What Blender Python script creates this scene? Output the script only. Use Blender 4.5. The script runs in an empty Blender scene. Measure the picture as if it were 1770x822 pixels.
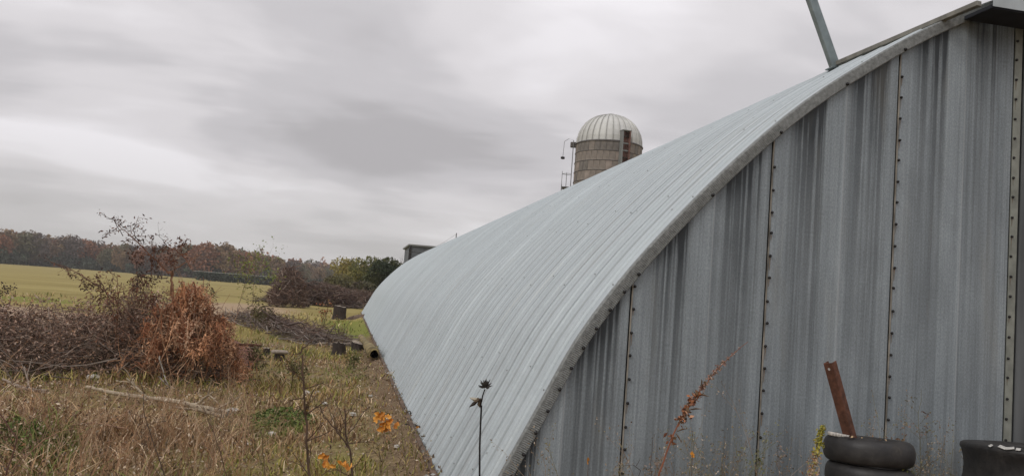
import bpy, bmesh, math, random
import numpy as np
from mathutils import Vector, Matrix
random.seed(7); rng = np.random.default_rng(11)
SC = bpy.context.scene; COL = SC.collection
PI = math.pi

# ------------------------------------------------------------------ camera
W0, H0 = 1770.0, 822.0
FPX, PITCH, ROLL, YAW = 1400.86, 0.073937, -0.07536, 0.193256
CAM = Vector((0, 0, 1.6))
_F = Vector((math.sin(YAW)*math.cos(PITCH), math.cos(YAW)*math.cos(PITCH), math.sin(PITCH)))
_R = Vector((math.cos(YAW), -math.sin(YAW), 0)); _U = _R.cross(_F)
_c, _s = math.cos(ROLL), math.sin(ROLL)
RR = _c*_R - _s*_U; UU = _s*_R + _c*_U
cam_d = bpy.data.cameras.new('camera'); cam = bpy.data.objects.new('camera', cam_d); COL.objects.link(cam)
cam.matrix_world = Matrix(((RR.x, UU.x, -_F.x, 0), (RR.y, UU.y, -_F.y, 0), (RR.z, UU.z, -_F.z, 1.6), (0, 0, 0, 1)))
cam_d.sensor_width = 36; cam_d.lens = FPX*36/W0; cam_d.clip_start = 0.05; cam_d.clip_end = 9000
SC.camera = cam

def ray(x, y): return _F*FPX + RR*(x-W0/2) - UU*(y-H0/2)
def at(x, y, Y):
    d = ray(x, y); return CAM + d*(Y/d.y)
def gnd(x, y, z=0.0):
    d = ray(x, y); return CAM + d*((z-1.6)/d.z)

# ------------------------------------------------------------------ world: overcast sky
SUN_EL, SUN_AZ = math.radians(38), math.radians(235)   # soft light from behind the left shoulder
world = bpy.data.worlds.new('World'); SC.world = world; world.use_nodes = True
nt = world.node_tree; nt.nodes.clear()
def N(t, typ, **kw):
    n = t.nodes.new(typ)
    for k, v in kw.items():
        if k == 'inp':
            for a, b in v.items(): n.inputs[a].default_value = b
        else: setattr(n, k, v)
    return n
def ramp(t, stops, fac=None, interp='LINEAR'):
    r = t.nodes.new('ShaderNodeValToRGB'); r.color_ramp.interpolation = interp
    e = r.color_ramp.elements
    while len(e) < len(stops): e.new(0.5)
    for el, (p, c) in zip(e, stops): el.position = p; el.color = (c[0], c[1], c[2], 1) if not isinstance(c, (int, float)) else (c, c, c, 1)
    if fac is not None: t.links.new(fac, r.inputs[0])
    return r
def math_n(t, op, a, b=None, clamp=False):
    n = t.nodes.new('ShaderNodeMath'); n.operation = op; n.use_clamp = clamp
    for i, v in enumerate((a, b)):
        if v is None: continue
        if isinstance(v, (int, float)): n.inputs[i].default_value = v
        else: t.links.new(v, n.inputs[i])
    return n.outputs[0]
def mix(t, fac, a, b, mode='MIX'):
    n = t.nodes.new('ShaderNodeMix'); n.data_type = 'RGBA'; n.blend_type = mode
    for s, v in ((n.inputs[0], fac), (n.inputs[6], a), (n.inputs[7], b)):
        if isinstance(v, (int, float)): s.default_value = v if s == n.inputs[0] else (v, v, v, 1)
        elif isinstance(v, tuple): s.default_value = (v[0], v[1], v[2], 1)
        else: t.links.new(v, s)
    return n.outputs[2]
L = nt.links.new
sky = N(nt, 'ShaderNodeTexSky', sky_type='NISHITA', sun_disc=False, sun_elevation=SUN_EL, sun_rotation=SUN_AZ, dust_density=3.0)
tc = N(nt, 'ShaderNodeTexCoord')
sep = N(nt, 'ShaderNodeSeparateXYZ'); L(tc.outputs['Generated'], sep.inputs[0])
zc = math_n(nt, 'ADD', math_n(nt, 'MAXIMUM', sep.outputs[2], 0.0), 0.16)
comb = N(nt, 'ShaderNodeCombineXYZ')
L(math_n(nt, 'DIVIDE', sep.outputs[0], zc), comb.inputs[0]); L(math_n(nt, 'DIVIDE', sep.outputs[1], zc), comb.inputs[1])
mp = N(nt, 'ShaderNodeMapping'); L(comb.outputs[0], mp.inputs[0])
mp.inputs['Rotation'].default_value = (0, 0, math.radians(-25)); mp.inputs['Scale'].default_value = (0.22, 0.60, 1); mp.inputs['Location'].default_value = (8.3, 4.04, 3)
n1 = N(nt, 'ShaderNodeTexNoise', inp={'Scale': 1.0, 'Detail': 5.0, 'Roughness': 0.42, 'Distortion': 0.5}); L(mp.outputs[0], n1.inputs['Vector'])
n2 = N(nt, 'ShaderNodeTexNoise', inp={'Scale': 2.4, 'Detail': 6.0, 'Roughness': 0.55, 'Distortion': 1.4}); L(mp.outputs[0], n2.inputs['Vector'])
mp2 = N(nt, 'ShaderNodeMapping'); L(comb.outputs[0], mp2.inputs[0]); mp2.inputs['Scale'].default_value = (0.95, 1.0, 1); mp2.inputs['Location'].default_value = (2.2, 5.1, 1)
n3 = N(nt, 'ShaderNodeTexNoise', inp={'Scale': 1.0, 'Detail': 4.0, 'Roughness': 0.5, 'Distortion': 0.3}); L(mp2.outputs[0], n3.inputs['Vector'])
nsum = math_n(nt, 'ADD', math_n(nt, 'ADD', math_n(nt, 'MULTIPLY', n1.outputs['Fac'], .42), math_n(nt, 'MULTIPLY', n2.outputs['Fac'], .12)), math_n(nt, 'MULTIPLY', n3.outputs['Fac'], .50))
cl = ramp(nt, [(0.405, (0.445, 0.428, 0.440)), (0.485, (0.555, 0.536, 0.553)), (0.545, (0.68, 0.655, 0.672)), (0.625, (0.84, 0.815, 0.842))], nsum, 'EASE')
hz = math_n(nt, 'MULTIPLY', sep.outputs[2], 7.0, True)          # soft flat deck low down
hzr = ramp(nt, [(0.0, 0.85), (1.0, 0.0)], hz)
low = mix(nt, hzr.outputs[0], cl.outputs[0], (0.600, 0.588, 0.575))
zen = ramp(nt, [(0.0, 1.0), (0.33, 1.12), (1.0, 1.8)], sep.outputs[2])  # an overcast sky is about twice as bright overhead
cloud = mix(nt, 1.0, low, zen.outputs[0], 'MULTIPLY')
skys = mix(nt, 1.0, sky.outputs[0], 0.10, 'MULTIPLY')
out = mix(nt, 0.96, skys, cloud)
bg = N(nt, 'ShaderNodeBackground', inp={'Strength': 1.0}); L(out, bg.inputs[0])
wo = N(nt, 'ShaderNodeOutputWorld'); L(bg.outputs[0], wo.inputs[0])

sd = bpy.data.lights.new('sun', 'SUN'); sd.energy = 0.9; sd.angle = math.radians(25); sd.color = (1, 0.97, 0.93)
sun = bpy.data.objects.new('sun', sd); COL.objects.link(sun)
sv = Vector((math.sin(SUN_AZ)*math.cos(SUN_EL), math.cos(SUN_AZ)*math.cos(SUN_EL), math.sin(SUN_EL)))
sun.rotation_euler = sv.to_track_quat('Z', 'Y').to_euler()
SC.view_settings.view_transform = 'Standard'; SC.view_settings.look = 'None'
SC.view_settings.exposure = 0.0; SC.view_settings.gamma = 1.0; SC.view_settings.use_curve_mapping = False

# ------------------------------------------------------------------ helpers
def tag(o, label=None, cat=None, group=None, kind=None):
    if label: o['label'] = label
    if cat: o['category'] = cat
    if group: o['group'] = group
    if kind: o['kind'] = kind
    return o
def empty(name, loc=(0, 0, 0), rz=0.0, **kw):
    o = bpy.data.objects.new(name, None); COL.objects.link(o); o.location = loc; o.rotation_euler = (0, 0, rz); o.empty_display_size = .2
    return tag(o, **kw)
def link(name, me, parent=None, mat=None, **kw):
    o = bpy.data.objects.new(name, me); COL.objects.link(o)
    if parent is not None: o.parent = parent
    if mat is not None and not me.materials: me.materials.append(mat)
    return tag(o, **kw)
def mesh_np(name, V, F, C=None, uv=None, smooth=False):
    """V (n,3); F (m,k) of one face size; C (n,3) per vertex colour; uv (n,2) per vertex"""
    V = np.asarray(V, dtype=np.float32); F = np.asarray(F, dtype=np.int32)
    me = bpy.data.meshes.new(name); m, k = F.shape
    me.vertices.add(len(V)); me.vertices.foreach_set('co', V.ravel())
    me.loops.add(m*k); me.loops.foreach_set('vertex_index', F.ravel())
    me.polygons.add(m); me.polygons.foreach_set('loop_start', np.arange(0, m*k, k, dtype=np.int32))
    me.polygons.foreach_set('use_smooth', np.full(m, smooth))
    me.update(calc_edges=True)
    if C is not None:
        a = me.color_attributes.new('Col', 'FLOAT_COLOR', 'POINT')
        c4 = np.ones((len(V), 4), dtype=np.float32); c4[:, :3] = C; a.data.foreach_set('color', c4.ravel())
    if uv is not None:
        l = me.uv_layers.new(name='UVMap'); l.data.foreach_set('uv', np.asarray(uv, dtype=np.float32)[F.ravel()].ravel())
    return me
class Acc:
    """collects quads (triangles as degenerate-free tris kept apart is not needed: everything here is quads)"""
    def __init__(s): s.V = []; s.F = []; s.C = []; s.n = 0
    def add(s, V, F, C):
        V = np.asarray(V, dtype=np.float32).reshape(-1, 3); F = np.asarray(F).reshape(-1, 4)
        C = np.broadcast_to(np.asarray(C, dtype=np.float32), V.shape)
        s.V.append(V); s.F.append(F+s.n); s.C.append(C); s.n += len(V)
    def mesh(s, name, smooth=False): return mesh_np(name, np.concatenate(s.V), np.concatenate(s.F), np.concatenate(s.C), smooth=smooth)
def tubes(acc, P, R, C, sides=3):
    """P (N,K,3) polylines, R (N,K) radii, C (N,3) or (3,)"""
    P = np.asarray(P, dtype=np.float32); Nn, K, _ = P.shape
    R = np.broadcast_to(np.asarray(R, dtype=np.float32), (Nn, K))
    D = P[:, -1]-P[:, 0]; D /= np.linalg.norm(D, axis=1, keepdims=True)+1e-9
    ref = np.where(np.abs(D[:, 2:3]) > .8, np.array([[1., 0, 0]]), np.array([[0, 0, 1.]]))
    A = np.cross(D, ref); A /= np.linalg.norm(A, axis=1, keepdims=True); B = np.cross(D, A)
    th = np.arange(sides)*2*PI/sides
    ring = A[:, None, None, :]*np.cos(th)[None, None, :, None] + B[:, None, None, :]*np.sin(th)[None, None, :, None]
    V = P[:, :, None, :] + ring*R[:, :, None, None]
    idx = np.arange(Nn*K*sides).reshape(Nn, K, sides)
    a = idx[:, :-1, :]; b = idx[:, 1:, :]
    F = np.stack([a, np.roll(a, -1, 2), np.roll(b, -1, 2), b], -1)
    C = np.broadcast_to(np.asarray(C, dtype=np.float32), (Nn, 3))
    acc.add(V, F, np.repeat(C, K*sides, 0))
def rdir(n, up=0.0, r=rng):
    d = r.normal(size=(n, 3)); d[:, 2] += up; return d/np.linalg.norm(d, axis=1, keepdims=True)
def leaves(acc, P, size, C, flat=0.0, aspect=1.0, r=rng):
    """one bent quad per leaf with random orientation"""
    n = len(P); a = rdir(n, r=r); b = rdir(n, r=r)
    if flat: a[:, 2] *= 1-flat; b[:, 2] *= 1-flat
    b = np.cross(a, b); b /= np.linalg.norm(b, axis=1, keepdims=True)+1e-9; a /= np.linalg.norm(a, axis=1, keepdims=True)+1e-9
    s = np.broadcast_to(np.asarray(size, dtype=np.float32), (n,))[:, None]
    c = np.cross(a, b)*s*.25
    V = np.stack([P-a*s, P-b*s*aspect*.6+c, P+a*s, P+b*s*aspect*.6+c*.3], 1)
    F = np.arange(n*4).reshape(n, 4)
    C = np.broadcast_to(np.asarray(C, dtype=np.float32), (n, 3))
    acc.add(V, F, np.repeat(C, 4, 0))
def bx(bm, x0, x1, y0, y1, z0, z1, bev=0.0):
    vs = [bm.verts.new(p) for p in ((x0, y0, z0), (x1, y0, z0), (x1, y1, z0), (x0, y1, z0), (x0, y0, z1), (x1, y0, z1), (x1, y1, z1), (x0, y1, z1))]
    fs = [bm.faces.new([vs[i] for i in q]) for q in ((3, 2, 1, 0), (4, 5, 6, 7), (0, 1, 5, 4), (1, 2, 6, 5), (2, 3, 7, 6), (3, 0, 4, 7))]
    if bev: bmesh.ops.bevel(bm, geom=list({e for f in fs for e in f.edges}), offset=bev, segments=1, affect='EDGES')
def box_mesh(name, *a, **k):
    bm = bmesh.new(); bx(bm, *a, **k); me = bpy.data.meshes.new(name); bm.to_mesh(me); bm.free(); return me
def lathe(name, prof, seg=24, smooth=True, close=False):
    """prof [(r,z)]"""
    K = len(prof); V = []; 
    for i in range(seg):
        t = 2*PI*i/seg
        for r, z in prof: V.append((r*math.cos(t), r*math.sin(t), z))
    F = []
    for i in range(seg):
        j = (i+1) % seg
        for k in range(K if close else K-1):
            k2 = (k+1) % K; F.append((i*K+k, j*K+k, j*K+k2, i*K+k2))
    return mesh_np(name, V, F, smooth=smooth)
def pal(cols, n, r=rng, jit=.18):
    cols = np.asarray(cols, dtype=np.float32); c = cols[r.integers(0, len(cols), n)]
    return c*(1+r.uniform(-jit, jit, (n, 1)))

# ------------------------------------------------------------------ materials
def mat(name, build):
    m = bpy.data.materials.new(name); m.use_nodes = True; t = m.node_tree; t.nodes.clear()
    b = t.nodes.new('ShaderNodeBsdfPrincipled'); o = t.nodes.new('ShaderNodeOutputMaterial'); t.links.new(b.outputs[0], o.inputs[0])
    build(t, b); return m
def noise(t, vec, scale, det=4, rough=.55, dist=0.0):
    n = N(t, 'ShaderNodeTexNoise', inp={'Scale': scale, 'Detail': det, 'Roughness': rough, 'Distortion': dist}); t.links.new(vec, n.inputs['Vector']); return n.outputs['Fac']
def mapping(t, vec, scale=(1, 1, 1), loc=(0, 0, 0)):
    n = N(t, 'ShaderNodeMapping'); t.links.new(vec, n.inputs[0]); n.inputs['Scale'].default_value = scale; n.inputs['Location'].default_value = loc; return n.outputs[0]
def bump(t, b, h, dist=.01, strength=.5):
    n = N(t, 'ShaderNodeBump', inp={'Strength': strength, 'Distance': dist}); t.links.new(h, n.inputs['Height']); t.links.new(n.outputs[0], b.inputs['Normal'])
def simple(col, rough=.7, metal=0.0, nscale=20, amt=.25, bmp=0.0, stretch=(1, 1, 1)):
    def f(t, b):
        tc = N(t, 'ShaderNodeTexCoord'); v = mapping(t, tc.outputs['Object'], stretch)
        n = noise(t, v, nscale)
        lo = tuple(c*(1-amt) for c in col); hi = tuple(min(1, c*(1+amt)) for c in col)
        r = ramp(t, [(.3, lo), (.7, hi)], n); t.links.new(r.outputs[0], b.inputs['Base Color'])
        b.inputs['Roughness'].default_value = rough; b.inputs['Metallic'].default_value = metal
        if bmp: bump(t, b, n, bmp)
    return f
def attr_mat(rough=.85, nscale=0, spec=.2, trans=0.0):
    def f(t, b):
        a = N(t, 'ShaderNodeAttribute', attribute_name='Col'); c = a.outputs['Color']
        if nscale:
            tc = N(t, 'ShaderNodeTexCoord'); n = noise(t, tc.outputs['Object'], nscale)
            c = mix(t, 1.0, c, ramp(t, [(.3, .72), (.7, 1.25)], n).outputs[0], 'MULTIPLY')
        t.links.new(c, b.inputs['Base Color']); b.inputs['Roughness'].default_value = rough
        b.inputs['Specular IOR Level'].default_value = spec
    return f
M = {}
def m_roof(t, b):
    uv = N(t, 'ShaderNodeUVMap'); tc = N(t, 'ShaderNodeTexCoord'); oi = N(t, 'ShaderNodeObjectInfo')
    w = N(t, 'ShaderNodeVectorMath', operation='ADD'); t.links.new(tc.outputs['Object'], w.inputs[0])
    ofs = N(t, 'ShaderNodeCombineXYZ'); t.links.new(math_n(t, 'MULTIPLY', oi.outputs['Random'], 40.0), ofs.inputs[0]); t.links.new(ofs.outputs[0], w.inputs[1])
    uvo = N(t, 'ShaderNodeVectorMath', operation='ADD'); t.links.new(uv.outputs[0], uvo.inputs[0]); t.links.new(ofs.outputs[0], uvo.inputs[1])
    streak = noise(t, mapping(t, uvo.outputs[0], (26, 1.1, 1)), 1.0, 5, .6)
    blot = noise(t, w.outputs[0], 1.3, 4, .5)
    spangle = noise(t, w.outputs[0], 60, 2, .6)
    c = ramp(t, [(.25, (.40, .447, .462)), (.5, (.47, .522, .538)), (.75, (.53, .58, .595))], streak).outputs[0]
    c = mix(t, 1.0, c, ramp(t, [(.3, .94), (.7, 1.05)], blot).outputs[0], 'MULTIPLY')
    c = mix(t, 1.0, c, ramp(t, [(.35, .96), (.65, 1.04)], spangle).outputs[0], 'MULTIPLY')
    c = mix(t, 1.0, c, ramp(t, [(0, .92), (1, 1.05)], oi.outputs['Random']).outputs[0], 'MULTIPLY')
    # dirt spots
    vor = N(t, 'ShaderNodeTexVoronoi', inp={'Scale': 5.0, 'Randomness': 1.0}); t.links.new(w.outputs[0], vor.inputs['Vector'])
    sp = ramp(t, [(.03, 1.0), (.055, 0.0)], vor.outputs['Distance'])
    c = mix(t, math_n(t, 'MULTIPLY', sp.outputs[0], .55), c, (.16, .16, .15))
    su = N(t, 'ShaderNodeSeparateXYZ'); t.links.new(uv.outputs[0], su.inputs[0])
    q = math_n(t, 'MULTIPLY', su.outputs[0], 1/.6)          # rib valley and lap shade painted into the colour, broken up by streaks
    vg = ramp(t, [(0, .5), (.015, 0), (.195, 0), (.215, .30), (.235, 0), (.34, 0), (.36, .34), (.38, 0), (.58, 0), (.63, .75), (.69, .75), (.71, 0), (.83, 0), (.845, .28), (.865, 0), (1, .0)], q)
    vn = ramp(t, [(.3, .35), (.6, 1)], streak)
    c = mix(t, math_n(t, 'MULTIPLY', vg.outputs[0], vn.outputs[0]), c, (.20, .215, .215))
    gr = ramp(t, [(.56, 0), (.74, .35)], noise(t, mapping(t, uvo.outputs[0], (9, .7, 1)), 1.0, 3))
    c = mix(t, gr.outputs[0], c, (.40, .395, .36))
    t.links.new(c, b.inputs['Base Color']); b.inputs['Metallic'].default_value = .25
    t.links.new(ramp(t, [(.3, .42), (.7, .58)], blot).outputs[0], b.inputs['Roughness'])
    bump(t, b, noise(t, mapping(t, w.outputs[0], (1, .6, 1)), 2.6, 3), .035, .5)
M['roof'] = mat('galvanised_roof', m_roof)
def m_wall(t, b):
    """weathered zinc: u = position across the sheet (0-1), v = height; attribute 'below' = metres below the arch edge"""
    uv = N(t, 'ShaderNodeUVMap'); oi = N(t, 'ShaderNodeObjectInfo'); tc = N(t, 'ShaderNodeTexCoord')
    ofs = N(t, 'ShaderNodeCombineXYZ'); t.links.new(math_n(t, 'MULTIPLY', oi.outputs['Random'], 60.0), ofs.inputs[0])
    w = N(t, 'ShaderNodeVectorMath', operation='ADD'); t.links.new(uv.outputs[0], w.inputs[0]); t.links.new(ofs.outputs[0], w.inputs[1])
    bel = N(t, 'ShaderNodeAttribute', attribute_name='below').outputs['Fac']
    s = N(t, 'ShaderNodeSeparateXYZ'); t.links.new(uv.outputs[0], s.inputs[0]); u = s.outputs[0]
    fine = noise(t, mapping(t, w.outputs[0], (60, .55, 1)), 1.0, 5, .62, .2)
    med = noise(t, mapping(t, w.outputs[0], (15, .28, 1)), 1.0, 4, .6, .3)
    grain = noise(t, mapping(t, w.outputs[0], (110, 60, 1)), 1.0, 3, .7)
    cloudy = noise(t, mapping(t, w.outputs[0], (3.5, 1.4, 1)), 1.0, 5, .6, .6)
    c = ramp(t, [(.25, (.205, .234, .250)), (.5, (.262, .297, .316)), (.78, (.335, .373, .393))], med).outputs[0]
    c = mix(t, 1.0, c, ramp(t, [(.25, .76), (.5, 1.0), (.75, 1.14)], fine).outputs[0], 'MULTIPLY')
    c = mix(t, 1.0, c, ramp(t, [(.3, .76), (.7, 1.2)], grain).outputs[0], 'MULTIPLY')
    c = mix(t, 1.0, c, ramp(t, [(.3, .86), (.7, 1.16)], cloudy).outputs[0], 'MULTIPLY')
    # clean raised bands (washed) and dirtier pans
    band = ramp(t, [(0, 1.08), (.09, 1.06), (.16, .97), (.36, .93), (.44, 1.10), (.57, 1.13), (.60, 1.0), (.66, .97), (.86, .92), (.95, 1.03), (1, 1.06)], u)
    c = mix(t, 1.0, c, band.outputs[0], 'MULTIPLY')
    line = ramp(t, [(.570, 0), (.580, .5), (.590, 0)], u)
    c = mix(t, line.outputs[0], c, (.47, .50, .51))
    # black runs from under the edge flashing, strongest below the pans
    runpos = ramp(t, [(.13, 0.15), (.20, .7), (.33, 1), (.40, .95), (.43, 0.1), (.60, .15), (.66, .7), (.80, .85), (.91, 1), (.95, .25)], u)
    run = noise(t, mapping(t, w.outputs[0], (27, .10, 1), (3, 1, 0)), 1.0, 3, .6)
    length = math_n(t, 'MULTIPLY', bel, -.8)
    fade = math_n(t, 'POWER', 2.718, length)
    brk = noise(t, mapping(t, w.outputs[0], (40, 4, 1), (5, 2, 0)), 1.0, 4, .7)
    rr = ramp(t, [(.42, 0), (.54, 1)], math_n(t, 'ADD', math_n(t, 'MULTIPLY', run, .8), math_n(t, 'MULTIPLY', brk, .2)))
    f = math_n(t, 'MULTIPLY', math_n(t, 'MULTIPLY', rr.outputs[0], runpos.outputs[0]), fade)
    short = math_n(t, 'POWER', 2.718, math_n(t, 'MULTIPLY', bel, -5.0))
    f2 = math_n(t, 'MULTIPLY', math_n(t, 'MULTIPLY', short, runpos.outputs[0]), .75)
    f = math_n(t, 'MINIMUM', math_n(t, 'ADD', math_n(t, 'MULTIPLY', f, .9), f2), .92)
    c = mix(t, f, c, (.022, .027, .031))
    # ochre film here and there low down
    och = ramp(t, [(.56, 0), (.72, .25)], noise(t, mapping(t, w.outputs[0], (5, .8, 1), (9, 0, 0)), 1.0, 4))
    c = mix(t, och.outputs[0], c, (.24, .225, .185))
    t.links.new(c, b.inputs['Base Color']); b.inputs['Metallic'].default_value = .2
    t.links.new(ramp(t, [(.3, .5), (.7, .7)], med).outputs[0], b.inputs['Roughness'])
    bump(t, b, cloudy, .02, .3)
M['wall'] = mat('weathered_zinc_wall', m_wall)
M['rim'] = mat('dull_zinc_flashing', simple((.215, .225, .218), .65, .2, 45, .30, .002))
M['seal'] = mat('beige_sealant', simple((.235, .215, .18), .8, 0, 5, .6))
M['seam'] = mat('olive_zinc_strip', simple((.25, .26, .225), .65, .2, 9, .25))
M['dark'] = mat('dark_interior_steel', simple((.016, .018, .024), .85, .1, 8, .3))
M['door'] = mat('dark_door_steel', simple((.12, .128, .13), .65, .2, 14, .3, 0, (1, 1, .08)))
M['bolt'] = mat('black_bolt', simple((.022, .02, .02), .5, .4, 30, .3))
M['rustred'] = mat('rust_red_sheet', simple((.21, .085, .052), .85, .05, 9, .45, .004))
M['rust'] = mat('rusty_steel', simple((.115, .048, .028), .85, .1, 26, .45, .002))
M['rustbase'] = mat('rusty_base_channel', simple((.13, .085, .055), .9, .1, 9, .5, .003))
M['steel'] = mat('galvanised_bar', simple((.22, .26, .265), .5, .35, 12, .18))
M['steelbrown'] = mat('weathered_bar', simple((.21, .205, .18), .65, .3, 12, .3))
M['awning'] = mat('pale_canopy_sheet', simple((.42, .46, .47), .5, .25, 6, .15))
def m_rub(t, b):
    tc = N(t, 'ShaderNodeTexCoord'); P = tc.outputs['Object']; n = noise(t, P, 7, 6, .7); f = noise(t, P, 60, 3, .7)
    c = ramp(t, [(.40, (.017, .016, .016)), (.58, (.035, .032, .029)), (.75, (.095, .085, .07))], n).outputs[0]
    c = mix(t, 1.0, c, ramp(t, [(.3, .8), (.7, 1.2)], f).outputs[0], 'MULTIPLY')
    t.links.new(c, b.inputs['Base Color']); t.links.new(ramp(t, [(.4, .45), (.7, .85)], n).outputs[0], b.inputs['Roughness']); bump(t, b, f, .002, .5)
M['rubber'] = mat('tyre_rubber', m_rub)
M['chalk'] = mat('white_chalk', simple((.50, .49, .46), .95, 0, 60, .35))
M['white'] = mat('white_scrap', simple((.52, .49, .44), .8, 0, 25, .4, .003))
M['attr'] = mat('dry_vegetation', attr_mat(.85, 0, .15))
M['wood'] = mat('weathered_wood', attr_mat(.9, 14, .15))
M['leafmat'] = mat('foliage', attr_mat(.75, 0, .25))
M['stave'] = mat('concrete_stave', simple((.235, .205, .178), .95, 0, 1.4, .35, .01))
M['stavedark'] = mat('dark_stave_joint', simple((.07, .065, .06), .95, 0, 2.0, .4))
M['hoop'] = mat('steel_hoop', simple((.12, .11, .105), .7, .4, 5, .3))
M['dome'] = mat('painted_dome_sheet', simple((.56, .56, .53), .55, .15, .9, .16, 0, (1, 1, .3)))
M['domerib'] = mat('dome_seam', simple((.34, .34, .32), .6, .2, 3, .2))
M['redpaint'] = mat('faded_red_chute', simple((.15, .075, .058), .8, 0, 3, .5))
M['barn'] = mat('dark_grey_siding', simple((.13, .145, .16), .7, .2, 1.5, .3))
M['wire'] = mat('thin_wire', simple((.16, .16, .16), .6, .4, 3, .2))
M['stone'] = mat('pale_stone', simple((.40, .38, .34), .9, 0, 14, .4, .01))
M['cut'] = mat('cut_wood_face', simple((.30, .25, .20), .9, 0, 16, .3, .003))
M['bark'] = mat('dark_bark', simple((.036, .026, .021), .95, 0, 22, .5, .012, (1, 1, .3)))

# ------------------------------------------------------------------ ground
def gh(x, y):
    """gentle lumps, dying out towards the building and far away"""
    x = np.asarray(x, dtype=float); y = np.asarray(y, dtype=float)
    a = .035*np.sin(x*1.7+.6*np.sin(y*.9)) + .03*np.sin(y*1.3+1.1*np.sin(x*.7)) + .018*np.sin(x*4.1+y*2.3)
    f = np.clip((.9-x)/1.2, 0, 1)*np.exp(-(np.hypot(x, y)/70)**2)
    berm = .155*np.clip((x-.30)/.42, 0, 1)**1.4*np.clip((1.5-x)/.5, 0, 1)*np.clip((y-4.2)/.6, 0, 1)*np.clip((52-y)/4, 0, 1)
    return a*f+berm
GX = np.sinh(np.linspace(-7.6, 7.6, 241))*1.6; GY = 12+np.sinh(np.linspace(-7.4, 7.6, 261))*1.7
gx, gy = np.meshgrid(GX, GY)
V = np.stack([gx, gy, gh(gx, gy)], -1).reshape(-1, 3)
i = np.arange(len(GY)-1)[:, None]*len(GX)+np.arange(len(GX)-1)[None, :]
F = np.stack([i, i+1, i+1+len(GX), i+len(GX)], -1).reshape(-1, 4)
ZONES = {  # name: centre x, y, half sizes, rotation
    'dirt1': (-7.5, 45.5, 4.2, 6.0), 'dirt2': (-5.9, 32.6, 2.4, 4.2), 'dirt3': (-8.2, 24, 3.6, 1.8)}
def m_ground(t, b):
    tc = N(t, 'ShaderNodeTexCoord'); P = tc.outputs['Object']
    s = N(t, 'ShaderNodeSeparateXYZ'); t.links.new(P, s.inputs[0])
    nb = noise(t, P, .35, 4); nm = noise(t, P, 2.2, 5, .65); nf = noise(t, P, 17, 5, .7)
    near = ramp(t, [(.28, (.095, .065, .038)), (.45, (.20, .145, .078)), (.6, (.27, .20, .105)), (.78, (.37, .28, .155))], nf).outputs[0]
    oliv = ramp(t, [(.3, (.125, .118, .036)), (.7, (.29, .255, .085))], nf).outputs[0]
    base = mix(t, ramp(t, [(.42, 0), (.6, .8)], nm).outputs[0], near, oliv)
    fieldc = ramp(t, [(.3, (.235, .188, .066)), (.5, (.315, .255, .095)), (.7, (.375, .31, .125))], noise(t, mapping(t, P, (.25, 1, 1)), .12, 6, .65)).outputs[0]
    fieldc = mix(t, 1.0, fieldc, ramp(t, [(.3, .86), (.7, 1.1)], noise(t, P, 3.0, 4, .7)).outputs[0], 'MULTIPLY')
    d = N(t, 'ShaderNodeVectorMath', operation='LENGTH'); t.links.new(P, d.inputs[0])
    yy = math_n(t, 'ADD', s.outputs[1], math_n(t, 'MULTIPLY', math_n(t, 'SUBTRACT', nb, .5), 12.0))
    far = ramp(t, [(0, 0), (1, 1)], math_n(t, 'MULTIPLY', math_n(t, 'SUBTRACT', yy, 24.0), 1/10.0, True)).outputs[0]
    c = mix(t, far, base, fieldc)
    def zone(cx, cy, rx, ry, soft=.5, nz=.8):
        a = math_n(t, 'MULTIPLY', math_n(t, 'SUBTRACT', s.outputs[0], cx), 1/rx); bb = math_n(t, 'MULTIPLY', math_n(t, 'SUBTRACT', s.outputs[1], cy), 1/ry)
        q = math_n(t, 'SQRT', math_n(t, 'ADD', math_n(t, 'MULTIPLY', a, a), math_n(t, 'MULTIPLY', bb, bb)))
        q = math_n(t, 'ADD', q, math_n(t, 'MULTIPLY', math_n(t, 'SUBTRACT', nm, .5), nz))
        return ramp(t, [(1-soft*.5, 1), (1+soft*.5, 0)], math_n(t, 'MULTIPLY', q, 1.0)).outputs[0] if False else math_n(t, 'MULTIPLY', math_n(t, 'SUBTRACT', 1+soft*.5, q), 1/soft, True)
    dirt = ramp(t, [(.3, (.34, .235, .155)), (.7, (.48, .36, .25))], nf).outputs[0]
    for z in ((-8.5, 27.5, 6.5, 5.0), (-5.9, 44, 3.2, 9.0), (-5.6, 33, 1.5, 4.8), (-9.2, 27.5, 3.2, 2.2), (-9.5, 23.5, 4.5, 1.8)):
        c = mix(t, math_n(t, 'MULTIPLY', zone(*z), .85), c, dirt)
    green = ramp(t, [(.3, (.13, .155, .03)), (.7, (.245, .255, .055))], nf).outputs[0]
    for z in ((-14.5, 37.8, 4.5, 2.6), (-17.5, 34.0, 4.0, 2.6)): c = mix(t, math_n(t, 'MULTIPLY', zone(*z), .85), c, green)
    for z in ((.62, 29, 1.5, 4.4), (-.1, 35.5, .9, 3.0)): c = mix(t, math_n(t, 'MULTIPLY', zone(*z), .9), c, green)
    yel = ramp(t, [(.3, (.20, .165, .04)), (.7, (.31, .255, .075))], nf).outputs[0]
    for z in ((-3.6, 27, 1.7, 5.5), (-9, 33, 2, 3)): c = mix(t, math_n(t, 'MULTIPLY', zone(*z), .75), c, yel)
    # trodden soil strip along the foot of the building
    soil = ramp(t, [(.3, (.10, .066, .042)), (.7, (.245, .170, .110))], nf).outputs[0]
    strip = math_n(t, 'MULTIPLY', math_n(t, 'ADD', math_n(t, 'SUBTRACT', s.outputs[0], .30), math_n(t, 'MULTIPLY', math_n(t, 'SUBTRACT', nm, .5), 1.2)), 3.5, True)
    gy_ = math_n(t, 'MULTIPLY', math_n(t, 'SUBTRACT', 26.0, s.outputs[1]), .25, True)
    c = mix(t, math_n(t, 'MULTIPLY', math_n(t, 'MULTIPLY', strip, gy_), .85), c, soil)
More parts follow.
